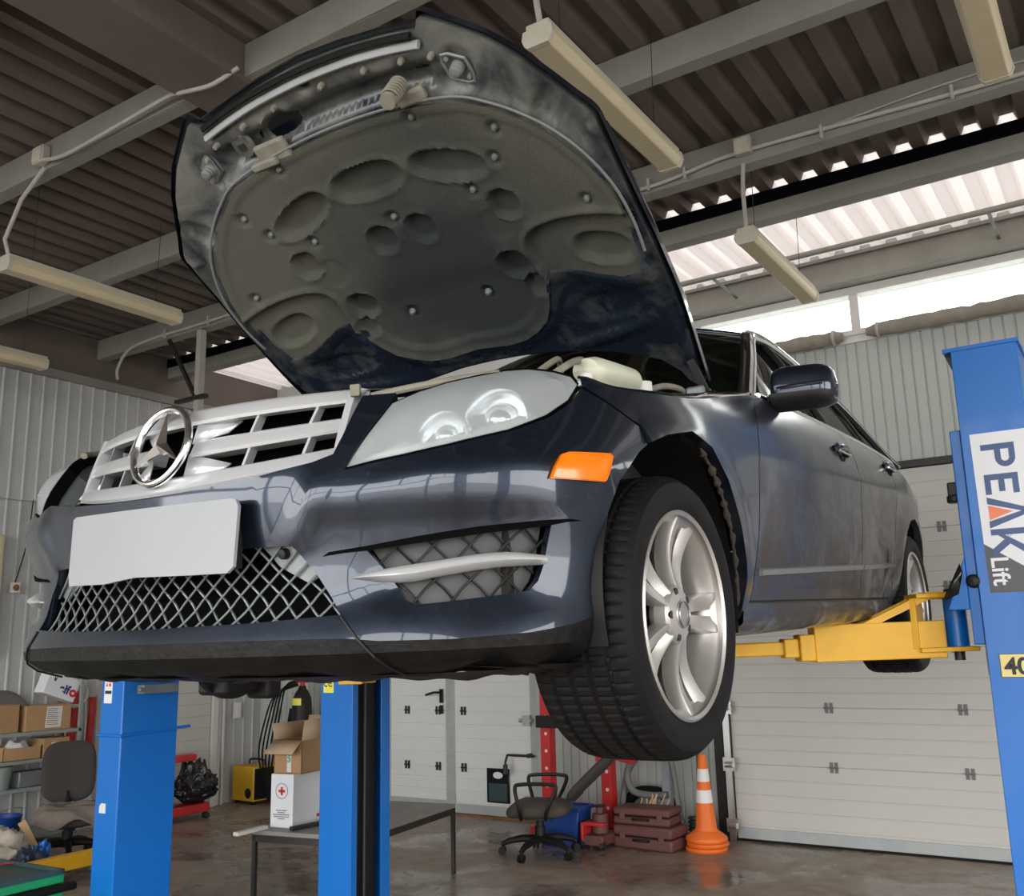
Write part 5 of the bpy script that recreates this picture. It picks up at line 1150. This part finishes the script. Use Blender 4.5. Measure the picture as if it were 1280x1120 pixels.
# sockets, wires on the left door side
so = boxobj('wall_socket', 'white double socket on the wall beside the yellow machine', 'socket', 'white_frame', (-8.285, 7.11, .84), (-8.235, 7.19, 1.0)); 
mb = MB()
for z in (.04, .12): mb.cyl((.024, 0, z), (.030, 0, z), .026, 14)
mb.build('outlet', 'paper', so)
# yellow welder
wd = thing('welding_machine', 'yellow welding machine on the floor by the end wall', 'machine', (-8.05, 7.18, 0), R(-3))
mb = MB(); mb.box((-.17, -.10, .03), (.17, .25, .37)); mb.build('case', 'yellow_machine', wd, bev=.012)
mb = MB(); mb.box((.171, -.09, .05), (.178, .24, .35)); mb.build('front_panel', 'black_plastic', wd)
mb = MB(); mb.lathe([(0, .004), (.045, .004), (.05, 0), (.03, .008), (.01, .012)], (.09, -.104, .11), (0, -1, 0), 20); mb.build('fan', 'black_plastic', wd)
for x in (-.13, .13):
    for y in (-.06, .2):
        mb = MB(); mb.cyl((x, y, 0), (x, y, .03), .02, 10); mb.build('foot', 'rubber', wd)
mb = MB(); mb.tube(catmull([(-.12, .08, .37), (-.10, .08, .42), (.10, .08, .42), (.12, .08, .37)], 5), .010, 8); mb.build('handle', 'black_plastic', wd)
gc = thing('gas_cylinder', 'black gas cylinder with red valve and yellow label behind the carton', 'gas cylinder', (-7.40, 7.25, 0))
mb = MB(); mb.lathe([(0, 0), (.095, 0), (.10, .02), (.10, .98), (.092, 1.05), (.065, 1.11), (.04, 1.14), (.035, 1.17), (0, 1.17)], (0,0,0), (0,0,1), 28); mb.build('bottle', 'black_plastic', gc)
mb = MB(); mb.cyl((0, 0, 1.17), (0, 0, 1.24), .022, 12); mb.box((-.07, -.02, 1.20), (.07, .02, 1.225)); mb.cyl((0, 0, 1.24), (0, 0, 1.29), .045, 12); mb.build('valve', 'red_paint', gc)
mb = MB(); mb.grid(lambda u, v: (.1012*math.cos(R(240+70*u)), .1012*math.sin(R(240+70*u)), .98+.07*v), 8, 2); mb.build('label', 'label_lemon', gc)
mb = MB()
for k in range(5): mb.tube(catmull([(-.02+.01*k, -.08, 1.22-.01*k), (-.14-.035*k, -.10, 1.16-.02*k), (-.20-.05*k, -.12, .85), (-.26-.05*k, -.14, .45), (-.30+.02*k, -.16, .06)], 6), .009, 7)
mb.build('hose', 'rubber', gc)
mb = MB(); mb.obox((-7.72, 7.34, .02), (-7.70, 7.50, .92), .26, .02, (0, 1, 0)); tag(mb.build('black_board', 'black_plastic'), 'black board leaning on the wall behind the yellow machine', 'board')
# shop press
pr_ = thing('shop_press', 'red steel press frame with a black crossbar by the white door', 'press', (-4.13, 7.25, 0))
for x in (-.335, .235):
    mb = MB(); mb.box((x-.045, -.05, .06), (x+.045, .05, 1.62)); up = mb.build('upright', 'red_paint', pr_, bev=.004)
    mb = MB()
    for i in range(9): mb.cyl((x+.01, -.053, .22+.14*i), (x+.01, -.048, .22+.14*i), .014, 12)
    mb.build('peg_hole', 'paper', up)
mb = MB(); mb.box((-.40, -.09, .83), (.30, -.055, .93)); mb.build('crossbar', 'black_plastic', pr_, bev=.004)
mb = MB(); mb.box((-.40, -.06, 1.56), (.30, .06, 1.68)); mb.build('head_beam', 'red_paint', pr_, bev=.004)
for x in (-.335, .235):
    mb = MB(); mb.box((x-.05, -.24, 0), (x+.05, .22, .06)); mb.build('foot', 'red_paint', pr_, bev=.004)
mb = MB(); mb.obox((.19, -.07, .66), (.52, -.09, .60), .06, .06); mb.cyl((.12, -.1, .66), (.30, -.1, .66), .02, 12); mb.box((.17, -.10, .58), (.31, -.06, .70)); mb.build('clamp', 'red_paint', pr_, bev=.006)
# office chairs
def chair(name, label, loc, rz, seat_m, recline, arms, z=.40):
    t = thing(name, label, 'office chair', loc, rz)
    mb = MB()
    def sf(u, v):
        a = 2*PI*u; ph = PI*(v-.5); c = math.copysign(abs(math.cos(a))**.5, math.cos(a)); s = math.copysign(abs(math.sin(a))**.5, math.sin(a)); k = math.cos(ph)**.35 if .001 < v < .999 else 0
        return (.235*c*k, .235*s*k, z+.055*math.sin(ph)*(1)-.05*max(0, s*k-.6))
    mb.grid(sf, 32, 14, wrapu=True); mb.build('seat', seat_m, t, ang=80)
    mb = MB(); M0 = Matrix.Translation((0, -.20, z+.08))@Matrix.Rotation(recline, 4, 'X')
    def bf(u, v):
        a = 2*PI*u; ph = PI*(v-.5); c = math.copysign(abs(math.cos(a))**.55, math.cos(a)); s = math.copysign(abs(math.sin(a))**.55, math.sin(a)); k = math.cos(ph)**.35 if .001 < v < .999 else 0
        return M0@Vector((.20*c*k, -.035*math.sin(ph)-.03*(1-(c*k)**2), .24+.235*s*k))
    # outer ring is the back outline
    mb.grid(bf, 32, 14, wrapu=True); mb.build('backrest', 'chair_fabric', t, ang=80)
    mb = MB(); mb.obox((0, -.12, z-.05), tuple(M0@Vector((0, -.04, .12))), .06, .02, (1, 0, 0)); mb.build('back_bracket', 'black_plastic', t)
    mb = MB(); mb.cyl((0, 0, .10), (0, 0, z-.05), .028, 14); mb.cyl((0, 0, .08), (0, 0, .20), .04, 14); mb.box((-.10, -.10, z-.075), (.10, .10, z-.05)); mb.build('gas_column', 'black_plastic', t)
    for k in range(5):
        a = 2*PI*k/5+.3; d = Vector((math.cos(a), math.sin(a), 0)); mb = MB(); mb.tube([d*.02+Vector((0, 0, .115)), d*.14+Vector((0, 0, .115)), d*.24+Vector((0, 0, .095)), d*.29+Vector((0, 0, .07))], [.032, .027, .022, .018], 8); lg_ = mb.build('base_leg', 'black_plastic', t)
        mb = MB(); s = Vector((-d.y, d.x, 0)); p = d*.29+Vector((0, 0, .028)); mb.cyl(p-s*.022, p-s*.006, .028, 14); mb.cyl(p+s*.006, p+s*.022, .028, 14); mb.cyl(p+Vector((0, 0, .0)), p+Vector((0, 0, .06)), .008, 8); mb.build('caster', 'black_plastic', lg_)
    if arms:
        for x in (-.27, .27):
            mb = MB(); mb.tube(catmull([(x*.8, .10, z-.05), (x, .10, z+.02), (x, .13, z+.17), (x, .08, z+.20), (x, -.12, z+.20), (x, -.17, z+.17), (x, -.10, z+.02), (x*.8, -.08, z-.05)], 6), .014, 8); mb.build('armrest', 'black_plastic', t)
    return t
chair('office_chair', 'grimy office chair with loop armrests, back tipped far down, before the red press', (-4.02, 6.38, 0), R(112), 'chair_fabric_dirty', R(48), True, .33)
oc = chair('office_chair', 'dark office chair with rags on its seat beside the shelves', (-7.24, 4.64, 0), R(-118), 'chair_fabric', R(8), False, .30)
mb = MB(); rr = random.Random(6)
def ragf(u, v):
    x = -.27+.54*u; y = -.22+.50*v; e = max(abs(u-.5), abs(v-.5))*2
    return (x, y, .378+.02*math.sin(11*u+3*v)*math.sin(7*v+1)-.16*max(0, e-.72)*2.2+.015*math.sin(23*v+9*u))
mb.grid(ragf, 26, 26); o = mb.build('rag', 'rag', ang=80, solid=.008); o.location = (-7.24, 4.64, .0); o.rotation_euler = (0, 0, R(-118)); tag(o, 'crumpled brown rag draped over the seat by the shelves', 'rag')
# crate, jack, cases
ct = thing('plastic_crate', 'blue plastic crate behind the tipped office chair', 'crate', (-4.08, 6.84, 0), R(4))
mb = MB(); mb.prism([(-.18, .27), (-.155, 0), (.155, 0), (.18, .27)], lambda p: (p[0], -.12, p[1]), lambda p: (p[0], .12, p[1])); mb.build('body', 'blue_plastic', ct, bev=.008)
mb = MB(); mb.box((-.195, -.135, .255), (.195, -.118, .285)); mb.box((-.195, .118, .255), (.195, .135, .285)); mb.box((-.195, -.12, .255), (-.178, .12, .285)); mb.box((.178, -.12, .255), (.195, .12, .285)); mb.build('rim', 'blue_plastic', ct, bev=.004)
jk = thing('trolley_jack', 'greasy dark red jack between the crate and the tool cases', 'jack', (-3.765, 6.84, 0))
mb = MB(); mb.box((-.09, -.14, .03), (.09, .14, .10)); mb.cyl((0, 0, .10), (0, 0, .24), .06, 18); mb.cyl((0, 0, .24), (0, 0, .29), .03, 14); mb.build('body', 'case_maroon', jk, bev=.006)
mb = MB(); mb.box((-.085, -.12, .165), (.085, -.07, .19)); mb.box((-.09, -.15, .06), (-.07, .12, .19)); mb.build('frame', 'red_paint', jk, bev=.004)
for x in (-.08, .08):
    mb = MB(); mb.cyl((x-.015, -.12, .03), (x+.015, -.12, .03), .03, 12); mb.build('wheel', 'dark_steel', jk)
mb = MB(); mb.lathe([(.0, 0), (.045, 0), (.05, .012), (0, .014)], (0, 0, .29), (0, 0, 1), 16); mb.build('saddle', 'dark_steel', jk)
def toolcase(label, loc, rz, w, d, h):
    t = thing('tool_case', label, 'tool case', loc, rz, 'maroon tool cases')
    hh = h*.52
    for nm, z0, z1 in (('base_shell', 0, hh-.004), ('lid', hh+.004, h)):
        mb = MB(); mb.box((-w/2, -d/2, z0), (w/2, d/2, z1)); mb.build(nm, 'case_maroon', t, bev=.016)
    mb = MB(); mb.tube(catmull([(-.06, -d/2, hh-.02), (-.05, -d/2-.03, hh-.015), (.05, -d/2-.03, hh-.015), (.06, -d/2, hh-.02)], 5), .010, 8); mb.build('handle', 'black_plastic', t)
    for x in (-w*.33, w*.33):
        mb = MB(); mb.box((x-.022, -d/2-.008, hh-.028), (x+.022, -d/2+.002, hh+.028)); mb.build('latch', 'case_maroon', t, bev=.004)
    return t
toolcase('larger dusty maroon tool case lying on the floor beside the cone', (-3.42, 7.0, 0), R(-4), .50, .28, .165)
toolcase('smaller maroon tool case stacked on the larger one', (-3.45, 7.02, .166), R(2), .46, .26, .12)
mb = MB(); rr = random.Random(9)
for i in range(10): a = rr.uniform(-.1, .1); mb.tube([(-3.62+.015*i, 7.165+rr.uniform(-.02, .02), .0), (-3.60+.02*i+a*.3, 7.17, .20), (-3.56+.02*i+a, 7.18, .34+rr.uniform(-.03, .04))], .005, 5)
tag(mb.build('wire_bundle', 'wood', ang=80), 'bundle of stiff tan wires standing behind the tool cases', 'wires')
# cones: two plain bases under the top one
def cone(loc, label):
    t = thing('traffic_cone', label, 'traffic cone', loc, 0, 'stacked traffic cones')
    mb = MB(); mb.lathe([(.0, .0), (.150, .0), (.155, .012), (.150, .03), (.118, .055), (.085, .075), (.078, .09), (.030, .60), (.024, .612), (.014, .615), (.0, .60)], (0,0,0), (0,0,1), 36); mb.build('body', 'orange_plastic', t)
    for z0, z1 in ((.27, .36), (.42, .51)):
        mb = MB(); rf = lambda z: .078-.048*(z-.09)/.51+.0012; mb.lathe([(rf(z0)-.003, z0), (rf(z0), z0), (rf(z1), z1), (rf(z1)-.003, z1)], (0,0,0), (0,0,1), 36); mb.build('reflective_band', 'white_paint', t)
    return t
k0 = cone((-3.005, 7.085, .066), 'orange cone with white bands, topmost of its stack')
def plainbase(z, label, dx):
    mb = MB(); mb.lathe([(.10, .0), (.150, .0), (.156, .012), (.150, .026), (.125, .034), (.10, .034)], (0,0,0), (0,0,1), 36, True); o = mb.build('traffic_cone', 'orange_plastic', loc=(-3.005+dx, 7.085, z)); return tag(o, label, 'traffic cone', 'stacked traffic cones')
plainbase(.034, 'orange cone base in the middle of the cone stack', .006); plainbase(.0, 'orange cone base at the bottom of the cone stack, on the floor', -.006)
# grey stand with hoses
gs = thing('hose_stand', 'grey steel stand hung with thick hoses behind the tool cases', 'stand', (-3.41, 7.32, 0))
mb = MB(); mb.box((-.035, -.03, .03), (.035, .03, .70)); mb.box((-.20, -.02, .60), (.10, .02, .68)); mb.build('post', 'stand_grey', gs, bev=.004)
mb = MB(); mb.box((-.16, -.14, 0), (.16, .14, .03)); mb.build('foot', 'stand_grey', gs)
mb = MB(); mb.box((-.04, -.05, .62), (.06, .04, .74)); mb.build('head', 'hose_grey', gs, bev=.02)
for pts, r in (([(-.02, -.05, .66), (-.20, -.06, .64), (-.32, -.06, .50), (-.28, -.06, .36), (-.12, -.06, .33), (.02, -.05, .34)], .028), ([(.03, -.05, .68), (.08, -.06, .55), (.12, -.08, .30), (.17, -.12, .10), (.20, -.14, .03)], .022), ([(-.22, -.02, .64), (-.33, -.02, .5), (-.38, -.03, .3), (-.40, -.04, .10)], .025)):
    mb = MB(); mb.tube(catmull(pts, 8), r, 10); mb.build('hose', 'hose_grey', gs, ang=80)
mb = MB()
for i in range(7): mb.lathe([(.062+.008*math.cos(a), .008*math.sin(a)) for a in [2*PI*j/6 for j in range(6)]], (-3.17, 7.30, .012+.028*i), (0, 0, 1), 24, True)
tag(mb.build('spring_coil', 'dark_steel', ang=80), 'dark coil spring standing between the cone and the hose stand', 'spring')
mb = MB(); mb.cyl((-3.22, 7.44, 0), (-3.20, 7.50, 1.05), .011, 8); tag(mb.build('thin_rod', 'dark_steel'), 'thin dark rod leaning on the wall behind the coil spring', 'rod')
mb = MB(); mb.tube(catmull([(-3.9, 7.40, .12), (-3.75, 7.38, .30), (-3.6, 7.38, .34), (-3.46, 7.40, .30), (-3.36, 7.42, .10)], 6), .045, 9); tag(mb.build('rubber_belt', 'rubber', ang=80), 'arched black rubber strip behind the wires and cases', 'rubber strip')
# ---- shelving at the left wall
sh = thing('shelving_unit', 'grey green steel shelving against the corrugated end wall', 'shelves', (-8.06, 4.35, 0))
for z in (.10, .475, .695, .915):
    mb = MB(); mb.box((-.19, -.78, z-.03), (.19, .76, z)); mb.build('shelf', 'shelf_steel', sh, bev=.003)
for x in (-.19, .165):
    for y in (-.78, .735):
        mb = MB(); mb.box((x, y, 0), (x+.025, y+.025, 1.34)); mb.build('post', 'shelf_steel', sh)
def carton(label, lo, hi, rz=0, m='cardboard', paper=None):
    o = boxobj('carton', label, 'box', m, lo, hi, rz, bev=.003); w = (hi[0]-lo[0])/2; d = (hi[1]-lo[1])/2; h = hi[2]-lo[2]
    if paper:
        y0, y1, z0, z1 = paper; mb = MB(); mb.prism([(y0, z0), (y1, z0), (y1+.06*(z1-z0), z1), (y0+.06*(z1-z0), z1)], lambda p: (w, p[0], p[1]), lambda p: (w+.0015, p[0], p[1])); pp = mb.build('paper_label', 'paper', o)
        mb = MB(); z = z1-.02
        while z > z0+.015: mb.box((w+.0016, y0+.015, z), (w+.002, y1-.02-.02*((z*97) % 1), z+.004)); z -= .016
        mb.build('label_print', 'ink', pp)
    mb = MB(); mb.box((-.02, -d-.001, h), (.02, d+.001, h+.0015)); mb.build('tape', 'cardboard_light', o)
    return o
carton('brown carton with a torn paper label on the top shelf', (-8.10, 4.62, .916), (-7.90, 5.02, 1.12), 0, 'cardboard', (-.03, .11, .02, .19))
carton('brown carton cut by the picture edge on the top shelf', (-8.12, 4.25, .916), (-7.90, 4.56, 1.14), R(5))
carton('small brown carton with a white label on the middle shelf', (-8.12, 4.78, .696), (-7.88, 5.01, .85), 0, 'cardboard', (-.05, .03, .03, .12))
ob = thing('open_carton', 'low open carton stuffed with plastic film on the middle shelf', 'box', (-7.98, 4.60, .696))
mb = MB(); mb.box((-.10, -.16, 0), (.10, .16, .004)); mb.box((.096, -.16, 0), (.10, .16, .10)); mb.box((-.10, -.16, 0), (-.096, .16, .12)); mb.box((-.10, -.16, 0), (.10, -.156, .11)); mb.box((-.10, .156, 0), (.10, .16, .11)); mb.build('body', 'cardboard', ob)
mb = MB(); mb.grid(lambda u, v: (-.09+.18*u, -.145+.29*v, .03+.13*math.sin(PI*u)*math.sin(PI*v)*(1+.3*math.sin(9*u)*math.cos(12*v))), 14, 18); mb.build('plastic_film', 'paper', ob)
eb_ = boxobj('parts_box', 'white parts box with dark lettering tilted on the cartons', 'box', 'label_white', (-8.07, 4.76, 1.175), (-7.93, 5.06, 1.37), 0); eb_.rotation_euler = (R(-20), 0, 0)
lt = text('box_lettering', 'elf', .10, 'label_navy', eb_, frame((.0705, -.02, .05), (0, 1, 0), (0, 0, 1)), .004)
mb = MB(); mb.prism(arc(0, 0, .012, .032, 0, 359.9, 28, 1.15), lambda p: (.0702, .115+p[0], .072+p[1]), lambda p: (.0712, .115+p[0], .072+p[1])); mb.build('box_emblem', 'ink_red', eb_)
mb = MB(); mb.prism([(-.10, .17), (-.085, .14), (-.07, .17), (-.075, .12), (-.095, .12)], lambda p: (.0702, p[0], p[1]), lambda p: (.071, p[0], p[1])); mb.build('box_mark', 'label_grey', eb_)
mb = MB(); mb.grid(lambda u, v: (-8.16+.16*u, 4.30+.40*v, 1.125+.13*math.sin(PI*u)**.5*math.sin(PI*v)**.5), 12, 16); tag(mb.build('cloth_bundle', 'tarp'), 'rounded grey cloth bundle behind the cartons on the top shelf', 'cloth')
boxobj('equipment_case', 'blue grey tool case on the third shelf beside the chair back', 'case', 'tool_grey', (-8.05, 4.60, .476), (-7.90, 4.86, .60), 0, None, .01)
mb = MB(); mb.lathe([(0, 0), (.09, 0), (.115, .17), (.12, .175), (.11, .18), (.085, .01)], (0,0,0), (0,0,1), 24); o = mb.build('storage_bin', 'shelf_steel', loc=(-7.98, 4.46, .476)); tag(o, 'pale grey bin on the third shelf beside the tool case', 'bin')
bk = thing('bucket', 'dark blue bucket with a wire handle under the shelves', 'bucket', (-7.70, 4.36, .0))
mb = MB(); mb.lathe([(0, .0), (.115, .0), (.12, .01), (.15, .30), (.157, .31), (.15, .315), (.142, .30), (.11, .02)], (0,0,0), (0,0,1), 32); mb.build('body', 'blue_plastic', bk)
mb = MB(); mb.tube(catmull([(0, -.155, .29), (.06, -.13, .33), (.10, 0, .37), (.06, .13, .36), (0, .155, .29)], 6), .004, 6); mb.build('handle', 'steel', bk)
mb = MB(); mb.obox((-6.88, 4.26, .02), (-7.0, 4.12, .36), .05, .018, (1, 0, 0)); tag(mb.build('wood_offcut', 'wood'), 'pale wooden offcut standing in front of the blue bucket', 'wood')
def lump(name, m, c, r, h, label, cat, amp, fr, seed):
    mb = MB()
    def f(u, v):
        a = 2*PI*u; ph = PI*v; k = math.sin(ph)**.6 if 0 < v < 1 else 0; d = Vector((math.cos(a)*math.sin(ph), math.sin(a)*math.sin(ph), -math.cos(ph)))
        n = 1+amp*_nz.noise(d*fr+Vector((seed, 0, 0)))+amp*.5*_nz.noise(d*fr*2.7)
        return (c[0]+r*k*n*math.cos(a), c[1]+r*k*n*math.sin(a), .004+h*.5*(1-math.cos(ph))*(1+(n-1)*.8 if v > .4 else 1))
    mb.grid(f, 48, 24, wrapu=True); return tag(mb.build(name, m, ang=80), label, cat)
lump('plaster_sack', 'plaster_bag', (-7.0, 3.92), .21, .32, 'lumpy pale sack on the floor behind the green chest', 'sack', .35, 2.2, 3)
lump('blue_rag', 'lift_blue', (-6.80, 4.15), .065, .20, 'small bright blue rag beside the pale sack', 'rag', .5, 2.5, 8)
lump('dark_bundle', 'navy_plastic', (-6.62, 3.98), .11, .19, 'dark bundle between the pale sack and the green chest', 'bundle', .5, 2.5, 5)
# green tool chest
gt = thing('tool_chest', 'green tool chest with a cluttered dark tray on top', 'tool chest', (-5.36, 2.82, 0), R(2))
mb = MB(); mb.box((-.30, -.42, .05), (.30, .42, .285)); mb.box((-.30, -.42, .325), (.30, .42, .37)); mb.build('body', 'green_paint', gt, bev=.006)
mb = MB(); mb.box((-.285, -.41, .285), (.285, .41, .325)); mb.box((-.29, -.41, .0), (.29, .41, .05)); mb.build('recess', 'black_plastic', gt)
mb = MB(); mb.tube([(.32, -.40, .305), (.32, .47, .305)], .022, 10); mb.build('side_handle', 'rubber', gt)
mb = MB(); mb.box((-.30, -.42, .37), (.30, .42, .376)); mb.box((.285, -.42, .376), (.30, .42, .395)); mb.box((-.30, .405, .376), (.30, .42, .395)); mb.build('tray', 'teal_dark', gt)
rr = random.Random(12)
for i in range(9):
    x = rr.uniform(-.2, .22); y = -.36+.085*i; a = rr.uniform(-.5, .5); d = Vector((math.sin(a), math.cos(a), 0)); p = Vector((x, y, .392)); mb = MB(); k = i % 3; w = (-5.36, 2.82, 0)
    if k == 0: mb.obox(p-d*.08, p+d*.08, .02, .012); nm, mm, lb_ = 'spanner', 'steel', 'steel spanner lying in the green chest tray'
    elif k == 1: mb.cyl(p-d*.03, p+d*.03, .015, 12); nm, mm, lb_ = 'socket_bit', 'tool_grey', 'grey socket bit lying in the green chest tray'
    else: mb.tube([p-d*.09, p-d*.01, p+d*.0, p+d*.08], [.012, .012, .004, .004], 8); nm, mm, lb_ = 'screwdriver', 'red_paint', 'red screwdriver lying in the green chest tray'
    o = mb.build(nm, mm, loc=w); tag(o, lb_+', '+('at the far end', 'in the middle of the tray', 'nearest the camera')[2-i//3], nm.replace('_', ' '), nm.replace('_', ' ')+'s in the chest tray')
# things on the left wall
wl = thing('wall_lamp', 'yellowed tube lamp mounted upright on the end wall', 'lamp', (XL+.05, 4.45, 1.53))
mb = MB(); mb.box((-.03, -.05, 0), (.01, .05, 1.04)); mb.build('housing', 'lamp_body', wl, bev=.006)
mb = MB(); mb.prism([(.01, -.05), (.045, -.035), (.055, 0), (.045, .035), (.01, .05)], lambda p: (p[0], p[1], .015), lambda p: (p[0], p[1], 1.025)); mb.build('cover', 'lamp_cover', wl, ang=50, bev=.006)
so = boxobj('wall_socket', 'small square socket beside the upright wall lamp', 'socket', 'paper', (XL+.02, 4.60, 2.07), (XL+.06, 4.68, 2.16)); mb = MB(); mb.cyl((.019, 0, .045), (.026, 0, .045), .028, 14); mb.build('outlet', 'rust', so)
cable('cable', 'thin dark cable running down the end wall to the square socket', [(XL+.03, 4.75, 2.9), (XL+.03, 4.72, 2.5), (XL+.03, 4.64, 2.15)], .006, 'dark_steel')
for y, w, z1, lab in ((5.24, .055, 1.21, 'broad red strap hanging on the wall under the white hose loop'), (5.44, .03, 1.15, 'narrow dark red strap hanging beside the blue post')):
    mb = MB(); mb.grid(lambda u, v: (XL+.05+.025*math.sin(PI*u)+.01*math.sin(9*v), y-w+2*w*u, .30+(z1-.30)*v), 8, 16); tag(mb.build('red_strap', 'red_paint', solid=.02), lab, 'strap')
mb = MB()
for k in range(3): mb.tube([(XL+.10+.008*k, 5.24+.105*math.cos(a)*(1+.05*k), 1.17+.10*math.sin(a)+.01*k) for a in [2*PI*i/30 for i in range(30)]], .008, 6, closed=True)
mb.tube(catmull([(XL+.10, 5.15, 1.15), (XL+.10, 5.17, .9), (XL+.10, 5.14, .6), (XL+.10, 5.18, .32)], 5), .008, 6); mb.tube(catmull([(XL+.11, 5.34, 1.16), (XL+.10, 5.36, .8), (XL+.10, 5.33, .5), (XL+.10, 5.36, .32)], 5), .008, 6); tag(mb.build('air_hose', 'white_frame', ang=80), 'pale air hose looped on the wall over the red strap', 'hose')
cable('cable', 'dark cable hanging on the white door between the posts', [(XL+.09, 6.0, 1.3), (XL+.10, 6.02, 1.05), (XL+.12, 5.98, .8), (XL+.12, 6.05, .62)], .006, 'dark_steel')
# ================================================================ CAMERA AND LIGHT
cam = bpy.data.cameras.new('camera'); cam.sensor_fit = 'HORIZONTAL'; cam.sensor_width = 36; cam.lens = 36*1199.48/1280; cam.clip_start = .05
co = bpy.data.objects.new('camera', cam); COL.objects.link(co); SC.camera = co
co.matrix_world = Matrix(((.8330365, .13212138, .53720958, 0), (.5527047, -.15694084, -.8184663, 0), (-.02382677, .97873056, -.20376155, 1.5), (0, 0, 0, 1)))
w = bpy.data.worlds.new('overcast_sky'); SC.world = w; w.use_nodes = True
bg = w.node_tree.nodes['Background']; bg.inputs['Color'].default_value = (1, .985, .96, 1); bg.inputs['Strength'].default_value = 6.5
def portal(name, loc, rot, sx, sy):
    l = bpy.data.lights.new(name, 'AREA'); l.shape = 'RECTANGLE'; l.size = sx; l.size_y = sy; l.cycles.is_portal = True
    o = bpy.data.objects.new(name, l); COL.objects.link(o); o.location = loc; o.rotation_euler = rot
for i, (a, b) in enumerate(DW): portal('daylight_portal', ((a+b)/2, YF-.06, 2.02), (PI/2, 0, 0), b-a, 4.0)
for y in (-2., 2.5): portal('daylight_portal', (XR+.08, y, 1.65), (PI/2, 0, PI/2), 4.2 if y > 0 else 3.2, 3.3)
portal('daylight_portal', ((W0+W1)/2, YB+.08, 4.045), (-PI/2, 0, 0), W1-W0, .30)
vs = SC.view_settings; vs.view_transform = 'Standard'; vs.look = 'None'; vs.gamma = 1; vs.use_curve_mapping = False; vs.exposure = 0.0
SC.cycles.max_bounces = 10; SC.cycles.diffuse_bounces = 5; SC.cycles.glossy_bounces = 4; SC.cycles.transparent_max_bounces = 12; SC.cycles.use_denoising = True
SC.cycles.caustics_reflective = False; SC.cycles.caustics_refractive = False; SC.cycles.sample_clamp_indirect = 8
